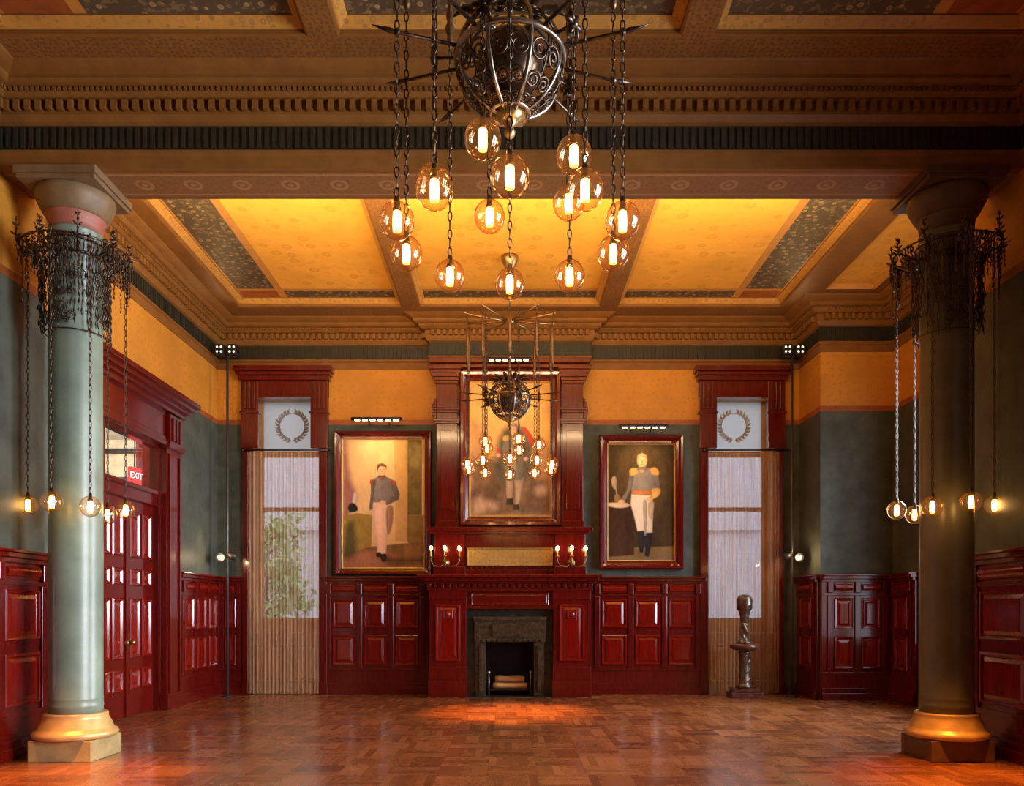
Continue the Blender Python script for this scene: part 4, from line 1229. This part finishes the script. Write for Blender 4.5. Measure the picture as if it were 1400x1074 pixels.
PB = [
    ('flr', [(152, 820), (525, 810), (525, 890), (152, 890)], 0), ('lite', [(250, 230), (420, 240), (480, 420), (440, 640), (260, 620), (190, 420)], 1),
    ('table', [(152, 575), (292, 575), (300, 860), (152, 870)], 0), ('clothw', [(152, 560), (255, 560), (272, 580), (220, 590), (152, 578)], 1),
    ('plume', [(170, 430), (188, 405), (202, 430), (196, 480), (180, 470)], 1), ('ink', [(188, 520), (205, 505), (222, 530), (218, 552), (190, 552)], 1), ('plume', [(192, 470), (198, 470), (206, 512), (200, 515)], 0),
    ('boot', [(318, 712), (360, 712), (358, 800), (350, 845), (332, 845), (322, 790)], 0), ('boot', [(356, 730), (402, 725), (396, 800), (382, 870), (360, 865), (362, 800)], 0),
    ('trous', [(285, 505), (398, 510), (408, 580), (402, 730), (362, 732), (358, 720), (318, 722), (300, 640), (280, 570)], 0), ('trousd', [(350, 560), (372, 560), (368, 730), (358, 730)], 1), ('trousd', [(380, 560), (412, 560), (400, 650), (384, 640)], 1),
    ('coat', [(300, 362), (410, 362), (432, 400), (430, 470), (400, 515), (288, 512), (278, 440), (276, 385)], 0),
    ('coatd', [(276, 385), (302, 380), (290, 470), (250, 545), (226, 560), (218, 546), (258, 490)], 0), ('coatd', [(412, 385), (436, 392), (448, 480), (440, 515), (395, 545), (385, 530), (418, 490)], 0),
    ('gold', [(274, 372), (300, 358), (324, 368), (318, 392), (280, 405)], 1), ('gold', [(388, 366), (420, 356), (440, 378), (436, 400), (402, 396)], 1), ('gold', [(402, 480), (446, 478), (442, 515), (400, 540), (392, 522)], 1),
    ('sash', [(288, 488), (398, 488), (400, 514), (286, 510)], 0), ('skin', ell(228, 552, 20, 10), 0), ('skin', ell(388, 540, 18, 12), 0), ('skin', ell(345, 318, 28, 42), 0),
    ('hair', [(316, 318), (318, 288), (345, 274), (372, 288), (376, 318), (364, 300), (340, 292), (324, 302)], 0), ('coatd', [(322, 352), (368, 352), (376, 372), (318, 372)], 0), ('gold', [(330, 370), (360, 370), (352, 384), (338, 384)], 0),
    ('shade', ell(335, 312, 4, 2, 8), 0), ('shade', ell(355, 312, 4, 2, 8), 0), ('shade', ell(345, 338, 7, 2, 8), 0), ('shade', [(344, 314), (350, 328), (341, 328)], 0)]
MBm = {'bg': ((0.058, 0.034, 0.012), 0.4, 5), 'flr': ((0.20, 0.12, 0.045), 0.3), 'lite': ((0.085, 0.050, 0.018), 0.35, 5), 'table': ((0.06, 0.028, 0.014), 0.4), 'clothw': ((0.66, 0.47, 0.28), 0.2), 'plume': ((0.40, 0.28, 0.17), 0.2), 'ink': ((0.25, 0.14, 0.06), 0.3),
       'boot': ((0.025, 0.022, 0.022), 0.3), 'trous': ((0.76, 0.64, 0.46), 0.15, 9), 'trousd': ((0.42, 0.32, 0.2), 0.2), 'coat': ((0.23, 0.19, 0.16), 0.3, 22), 'coatd': ((0.17, 0.135, 0.11), 0.3, 22), 'gold': ((0.60, 0.32, 0.08), 0.35, 30), 'sash': ((0.60, 0.20, 0.05), 0.2), 'skin': ((0.72, 0.40, 0.18), 0.15), 'hair': ((0.42, 0.26, 0.13), 0.3), 'shade': ((0.25, 0.10, 0.05), 0.2)}
PC = [
    ('hill', [(245, 580), (330, 600), (420, 640), (560, 610), (680, 590), (680, 920), (245, 920)], 0), ('mist', [(250, 420), (330, 460), (360, 560), (300, 610), (246, 590)], 1), ('mist2', [(590, 560), (680, 540), (680, 720), (600, 740)], 1),
    ('rock', [(250, 790), (330, 760), (400, 840), (390, 900), (250, 905)], 1), ('rockl', [(260, 840), (300, 820), (340, 870), (310, 910), (262, 905)], 1), ('rockl', [(330, 850), (380, 840), (400, 880), (360, 895)], 1), ('rock', [(560, 760), (660, 740), (678, 900), (560, 900)], 1), ('rockl', [(600, 770), (650, 760), (660, 800), (610, 810)], 1),
    ('cape', [(420, 470), (470, 440), (530, 450), (580, 520), (590, 620), (560, 720), (500, 760), (430, 760), (380, 700), (390, 560)], 1), ('red', [(520, 448), (550, 455), (598, 520), (604, 560), (575, 560), (556, 500)], 0), ('red', [(392, 560), (412, 570), (402, 620), (388, 610)], 0),
    ('leg', [(440, 720), (480, 720), (476, 850), (450, 860), (440, 800)], 0), ('leg', [(484, 720), (540, 715), (520, 800), (508, 880), (488, 885), (490, 800)], 0), ('boot', [(444, 830), (478, 825), (480, 862), (440, 862)], 0), ('boot', [(482, 860), (510, 858), (514, 888), (478, 888)], 0),
    ('coat', [(430, 500), (510, 495), (540, 560), (534, 680), (530, 730), (440, 735), (430, 640), (420, 560)], 0), ('pale', [(456, 560), (500, 560), (496, 680), (462, 680)], 0), ('gold', [(425, 500), (455, 495), (452, 520), (424, 522)], 1), ('gold', [(500, 494), (530, 500), (532, 522), (504, 516)], 1),
    ('skin', ell(478, 465, 20, 30), 0), ('hair', [(455, 460), (460, 436), (480, 428), (500, 440), (502, 466), (492, 450), (468, 450)], 0), ('skin', ell(398, 600, 14, 11), 0), ('skin', ell(548, 620, 13, 11), 0),
    ('shade', ell(471, 462, 3, 2, 8), 0), ('shade', ell(486, 462, 3, 2, 8), 0), ('shade', ell(478, 480, 6, 2, 8), 0)]
MC = {'bg': ((0.80, 0.46, 0.14), 0.18, 3), 'hill': ((0.24, 0.15, 0.075), 0.45, 7), 'mist': ((0.62, 0.34, 0.13), 0.25, 5), 'mist2': ((0.52, 0.30, 0.13), 0.25, 5), 'rock': ((0.17, 0.10, 0.055), 0.5, 10), 'rockl': ((0.50, 0.32, 0.19), 0.35, 10), 'cape': ((0.14, 0.12, 0.07), 0.4, 9), 'red': ((0.48, 0.06, 0.025), 0.3), 'leg': ((0.40, 0.28, 0.17), 0.25), 'boot': ((0.06, 0.04, 0.025), 0.3),
      'coat': ((0.22, 0.19, 0.13), 0.35, 12), 'pale': ((0.42, 0.33, 0.2), 0.3), 'gold': ((0.62, 0.35, 0.08), 0.3), 'skin': ((0.66, 0.38, 0.22), 0.15), 'hair': ((0.30, 0.22, 0.16), 0.3), 'shade': ((0.2, 0.09, 0.05), 0.2)}
D = 14.52
painting('portrait', 'tall portrait of an officer in pale trousers before a bright cream wall', px(468, D), px(579, D), pz(775, D), pz(600, D), BY - 0.005, 0.15, PA, (82, 572, 178, 960), MA)
painting('portrait', 'tall dark portrait of an officer in white trousers and gold epaulettes', px(832, D), px(922, D), pz(765, D), pz(607, D), BY - 0.005, 0.17, PB, (152, 525, 225, 890), MBm)
D = 14.28
painting('portrait', 'large golden portrait of a cloaked officer set in the overmantel', px(643, D), px(752, D), pz(704, D), pz(522, D), 14.355, 0.19, PC, (245, 680, 215, 920), MC, depth=0.13)


def picture_light(x0, x1, y, D, wall, label, power=13):
    z = pz(y, D); cx = (px(x0, D) + px(x1, D)) / 2; hw = (px(x1, D) - px(x0, D)) / 2
    r = thing('picture_light', label, 'lamp', (cx, wall, z), group='picture lights')
    m = MB(); m.lathe([(0.025, -hw), (0.03, -hw + 0.01), (0.03, hw - 0.01), (0.025, hw)], 14)
    o = m.build('shade', 'black', r, world=False); o.rotation_euler = (0, PI / 2, 0); o.location = (0, D - wall, 0.01)
    n = 6
    for k in range(n):
        x = -hw * 0.75 + k * 1.5 * hw / (n - 1); m = MB(); m.box(x - hw * 0.1, x + hw * 0.1, D - wall - 0.034, D - wall - 0.0, -0.028, -0.012); m.build('lens', 'picled', r, world=False)
    m = MB()
    for x in (-hw * 0.4, hw * 0.4): m.tube([(x, -0.002, -0.02), (x, (D - wall) * 0.5, 0.03), (x, D - wall, 0.02)], 0.008, 6)
    m.build('arm', 'black', r, world=False)
    L = bpy.data.lights.new('picture_lamp', 'AREA'); L.shape = 'RECTANGLE'; L.size = hw * 1.6; L.size_y = 0.05; L.spread = math.radians(110); L.color = (1.0, 0.66, 0.32)
    lo = bpy.data.objects.new('picture_lamp', L); COL.objects.link(lo); lo.location = (cx, D - 0.02, z - 0.05)
    lo.rotation_euler = Vector((0, wall - D + 0.02 - 0.12, -1.25)).to_track_quat('-Z', 'Y').to_euler()
    L.energy = power
    return r


picture_light(480, 550, 573, 14.24, BY, 'black picture light above the portrait left of the fireplace', 7)
picture_light(846, 914, 583, 14.24, BY, 'black picture light above the portrait right of the fireplace', 7)
picture_light(664, 727, 491, 13.95, 14.13, 'slim picture light on top of the overmantel cornice', 8)


# ------------------------------------------------------------------ lighting poles
def pole(cx, side, label):
    Y = 14.15
    r = thing('lighting_pole', label, 'lamp', (cx, Y, 0), group='corner lighting poles')
    m = MB(); m.lathe([(0.11, 0), (0.11, 0.012), (0.03, 0.025), (0.02, 0.05)], 20); m.build('base', 'black', r, world=False)
    m = MB(); m.tube([(0, 0, 0.03), (0, 0, 6.0)], 0.022, 10); m.build('pole', 'steel', r, world=False)
    m = MB(); m.tube([(-0.16, 0, 5.98), (0.16, 0, 5.98)], 0.02, 8); m.build('crossbar', 'black', r, world=False)
    for dx in (-0.11, 0.11):
        m = MB(); m.box(dx - 0.075, dx + 0.075, -0.11, 0.05, 5.98, 6.16); h = m.build('spot_head', 'black', r, bevel=0.01, world=False)
        for ax, az in ((-0.036, 6.03), (0.036, 6.03), (-0.036, 6.11), (0.036, 6.11)):
            m = MB(); m.ball((dx + ax, -0.11, az), 0.020, 10, 6, 0, (1, 0.3, 1)); m.build('lens', 'lamp', h, world=False)
    z = 2.43
    m = MB(); m.tube([(0, 0, z), (0, -0.12, z + 0.02)], 0.014, 8); m.build('bracket', 'black', r, world=False)
    m = MB(); dx = -0.07 * side
    m.lathe([(0.03, -0.10), (0.06, -0.08), (0.07, 0.0), (0.072, 0.06)], 16); h = m.build('lamp_head', 'black', r, world=False)
    h.location = (dx, -0.16, z); h.rotation_euler = (PI / 2, 0, 0.3 * side)
    m = MB(); m.ball((0, 0, 0.05), 0.05, 12, 8, 0, (1, 1, 0.5)); m.build('lens', 'lamp', h, world=False)
    m = MB(); m.lathe([(0.03, -0.10), (0.055, -0.08), (0.062, 0.06), (0.05, 0.062)], 16); h = m.build('lamp_head', 'black', r, world=False)
    h.location = (dx + 0.2 * side, -0.1, z + 0.03); h.rotation_euler = (PI / 2 + 0.5, 0, 1.9 * side)
    return r


pole(px(311, 14.15), 1, 'slim grey lighting pole in the corner left of the left window')
pole(px(1083, 14.15), -1, 'slim dark lighting pole in the corner right of the right window')

# ------------------------------------------------------------------ pedestal and bust
PX, PY = px(1020, 13.95), 14.05
r = thing('pedestal', 'dark red marble column pedestal under the bust by the right window', 'pedestal', (PX, PY, 0))
m = MB(); m.box(-0.27, 0.27, -0.2, 0.2, 0, 0.09); m.box(-0.22, 0.22, -0.17, 0.17, 0.09, 0.16); m.build('plinth', 'pedestal', r, bevel=0.01, world=False)
m = MB(); m.lathe([(0.13, 0.16), (0.14, 0.19), (0.11, 0.22), (0.095, 0.25), (0.09, 0.55), (0.085, 0.74), (0.10, 0.76), (0.11, 0.78), (0.09, 0.80)], 24)
for k in range(4):
    a0 = k * PI / 2; m.tube([(0.091 * math.cos(a0 + t * 0.35), 0.091 * math.sin(a0 + t * 0.35), 0.25 + t * 0.035) for t in range(15)], 0.012, 5)
m.build('shaft', 'bronze', r, world=False)
m = MB(); m.lathe([(0.10, 0.80), (0.17, 0.82), (0.245, 0.85), (0.255, 0.88), (0.25, 0.91), (0.20, 0.93)], 32); m.build('top_disc', 'pedestal', r, world=False)
s = thing('bust', 'dark bronze head sculpture on a twisted neck standing on the marble pedestal', 'sculpture', (PX, PY, 0.93))
m = MB(); m.lathe([(0.13, 0.0), (0.135, 0.02), (0.10, 0.05), (0.065, 0.09), (0.05, 0.13)], 24); m.build('socle', 'bronze', s, world=False)
m = MB()
n, seg = 22, 20; vs, fs = [], []
for i in range(n):
    z = 0.10 + i * 0.013; t = i / (n - 1)
    for k in range(seg):
        a = 2 * PI * k / seg; rr = 0.056 + 0.016 * math.cos(3 * a + t * 7.5) + 0.012 * math.sin(t * PI)
        vs.append((rr * math.cos(a), rr * math.sin(a), z))
for i in range(n - 1):
    for k in range(seg):
        k2 = (k + 1) % seg; fs.append((i * seg + k, i * seg + k2, (i + 1) * seg + k2, (i + 1) * seg + k))
m.add(vs, fs, 0, True)
m.build('twisted_neck', 'bronze', s, world=False)
m = MB(); vs, fs = [], []; n, seg = 26, 32
prof = [(0.06, 0.36), (0.072, 0.40), (0.078, 0.44), (0.084, 0.49), (0.096, 0.54), (0.118, 0.60), (0.138, 0.66), (0.148, 0.72), (0.140, 0.78), (0.112, 0.83), (0.07, 0.855), (0.01, 0.865)]
def pr(z):
    for (r0, z0), (r1, z1) in zip(prof, prof[1:]):
        if z <= z1: return r0 + (r1 - r0) * max(0, (z - z0)) / (z1 - z0)
    return 0.01
def gs(x, s_): return math.exp(-(x / s_) ** 2)
for i in range(n):
    z = 0.36 + 0.502 * i / (n - 1); R = pr(z)
    for k in range(seg):
        a = -PI + 2 * PI * k / seg            # a = 0 faces the camera
        d = 0.03 * gs(a, 0.22) * gs(z - 0.60, 0.045) + 0.012 * gs(a, 0.2) * gs(z - 0.645, 0.03)   # nose
        d += 0.014 * gs(abs(a) - 0.42, 0.25) * gs(z - 0.675, 0.018)                               # brow
        d -= 0.016 * gs(abs(a) - 0.42, 0.17) * gs(z - 0.640, 0.018)                               # eye sockets
        d += 0.012 * gs(a, 0.3) * gs(z - 0.535, 0.012) + 0.010 * gs(a, 0.3) * gs(z - 0.515, 0.010)  # lips
        d += 0.018 * gs(a, 0.35) * gs(z - 0.475, 0.022)                                           # chin
        d += 0.028 * gs(abs(a) - 1.57, 0.12) * gs(z - 0.615, 0.035)                               # ears
        d += 0.008 * max(0, math.sin(9 * a) * math.sin(z * 130)) * (1 if (abs(a) > 1.1 or z > 0.74) else 0)   # hair curls
        rr = R + d
        vs.append((rr * math.sin(a) * 0.92, -rr * math.cos(a), z))
for i in range(n - 1):
    for k in range(seg):
        k2 = (k + 1) % seg; fs.append((i * seg + k, i * seg + k2, (i + 1) * seg + k2, (i + 1) * seg + k))
fs.append(tuple((n - 1) * seg + k for k in range(seg))); m.add(vs, fs, 0, True)
m.build('head', 'bronze', s, world=False)

# ------------------------------------------------------------------ outside
m = MB(); m.box(-14, 14, 15.1, 30, -0.6, -0.5); o = m.build('ground', 'paving'); struct(o)
bl = thing('building', 'pale brick building across the street behind the windows', 'building', (0, 24, -0.5))
m = MB(); m.box(-14, 14, 24, 26, -0.5, 14); m.box(-14, 14, 23.85, 24, 3.9, 4.2); m.build('facade', 'brick', bl)
tr = thing('tree', 'leafy green tree outside the left window', 'tree', (-5.6, 18.6, -0.5))
m = MB(); m.tube([(0, 0, 0), (0.04, 0, 1.2), (-0.03, 0, 2.4), (0.03, 0, 3.5)], [0.09, 0.075, 0.055, 0.03], 8)
rnd = random.Random(5); br = []
for k in range(16):
    z = rnd.uniform(1.3, 3.6); a = rnd.uniform(0, 2 * PI); L = rnd.uniform(0.4, 0.95)
    e = Vector((L * math.cos(a), L * math.sin(a), z + L * 0.5)); br.append(e); m.tube([(0, 0, z), (e.x * 0.5, e.y * 0.5, z + L * 0.3), tuple(e)], [0.03, 0.02, 0.008], 5)
m.build('trunk', 'bark', tr, world=False)
m = MB()
for e in br:
    for k in range(70):
        c0 = e + Vector((rnd.gauss(0, 0.2), rnd.gauss(0, 0.2), rnd.gauss(0, 0.2)))
        u = Vector((rnd.uniform(-1, 1), rnd.uniform(-1, 1), rnd.uniform(-1, 1))).normalized(); v = u.orthogonal().normalized(); s_ = rnd.uniform(0.08, 0.14)
        nrm = u.cross(v) * s_ * 0.18
        m.add([c0 - u * s_, c0 + v * s_ * 0.45 + nrm, c0 + u * s_, c0 - v * s_ * 0.45 + nrm], [(0, 1, 2), (0, 2, 3)], 0)
o = m.build('foliage', 'leaf', tr, world=False)

# ------------------------------------------------------------------ light
W = bpy.data.worlds.new('sky'); S.world = W; W.use_nodes = True
W.node_tree.nodes['Background'].inputs[0].default_value = (0.80, 0.90, 1.0, 1)
W.node_tree.nodes['Background'].inputs[1].default_value = 2.6


def lamp(name, kind, loc, energy, color, target=None, **kw):
    L = bpy.data.lights.new(name, kind); L.energy = energy; L.color = color
    for k, v in kw.items(): setattr(L, k, v)
    o = bpy.data.objects.new(name, L); COL.objects.link(o); o.location = loc
    if target is not None: o.rotation_euler = (Vector(target) - Vector(loc)).to_track_quat('-Z', 'Y').to_euler()
    return o


COOL = (0.93, 0.95, 1.0); WARM = (1.0, 0.60, 0.26); AMB = (1.0, 0.46, 0.12)
lamp('daylight_bay', 'AREA', (AX + 0.6, 11.2, 3.1), 520, COOL, (-1.5, 10.6, 0.4), shape='RECTANGLE', size=2.8, size_y=4.0, spread=math.radians(105))
lamp('daylight_near', 'AREA', (NX + 0.7, 3.9, 3.2), 600, COOL, (-4.6, 7.6, 1.8), shape='RECTANGLE', size=3.2, size_y=4.0, spread=math.radians(95))
lamp('lobby_lamp', 'POINT', (-7.6, 13.6, 4.3), 260, (1.0, 0.85, 0.65), shadow_soft_size=0.15)
# added hidden lamp behind the beam brightens the far coffers; weak spots on the poles
for x in (px(311, 14.15), px(1083, 14.15)):
    lamp('pole_uplight', 'SPOT', (x, 13.9, 6.05), 14, WARM, (x * 0.2, 10.2, 6.85), spot_size=math.radians(120), spot_blend=0.8, shadow_soft_size=0.08)
lamp('coffer_fill', 'AREA', (0, 8.95, 5.75), 270, (1.0, 0.68, 0.34), (0, 10.5, 6.9), shape='RECTANGLE', size=8.5, size_y=0.12, spread=math.radians(125))
lamp('hearth_glow_fill', 'SPOT', (0, 12.1, 4.25), 4600, (1.0, 0.38, 0.07), (0, 11.9, 0), spot_size=math.radians(40), spot_blend=1.0, shadow_soft_size=0.05)  # added spot without a fixture, makes the orange pool on the floor
for sg_ in (-1, 1):
    lamp('pole_lamp', 'POINT', (sg_ * 4.93, 13.82, 2.43), 9, (1.0, 0.66, 0.36), shadow_soft_size=0.05)
lamp('near_fill', 'SPOT', (0, 4.68, 4.2), 240, (1.0, 0.50, 0.16), (0, 7.5, 0), spot_size=math.radians(80), spot_blend=0.9, shadow_soft_size=0.05)  # added fill spot for the near bay, no fixture of its own
for sg_ in (-1, 1):
    lamp('column_foot_fill', 'SPOT', (sg_ * 4.15, 7.35, 2.4), 900, (1.0, 0.36, 0.06), (sg_ * 4.0, 7.2, 0), spot_size=math.radians(62), spot_blend=1.0, shadow_soft_size=0.04)  # added spots in mid-air before the columns, boost the orange floor glow

# ------------------------------------------------------------------ camera
cam = bpy.data.cameras.new('camera'); co = bpy.data.objects.new('camera', cam); COL.objects.link(co)
co.location = (0, 0, EYE); co.rotation_euler = (PI / 2, 0, 0)
cam.sensor_width = 36; cam.lens = F / 1400 * 36
cam.shift_x = (700 - CX) / 1400; cam.shift_y = (CY - 537) / 1400
cam.clip_end = 200
S.camera = co
S.view_settings.view_transform = 'Standard'; S.view_settings.look = 'None'; S.view_settings.gamma = 1; S.view_settings.use_curve_mapping = False
S.view_settings.exposure = 0.0
S.cycles.use_denoising = True
S.cycles.max_bounces = 8; S.cycles.transparent_max_bounces = 24
S.cycles.sample_clamp_indirect = 6
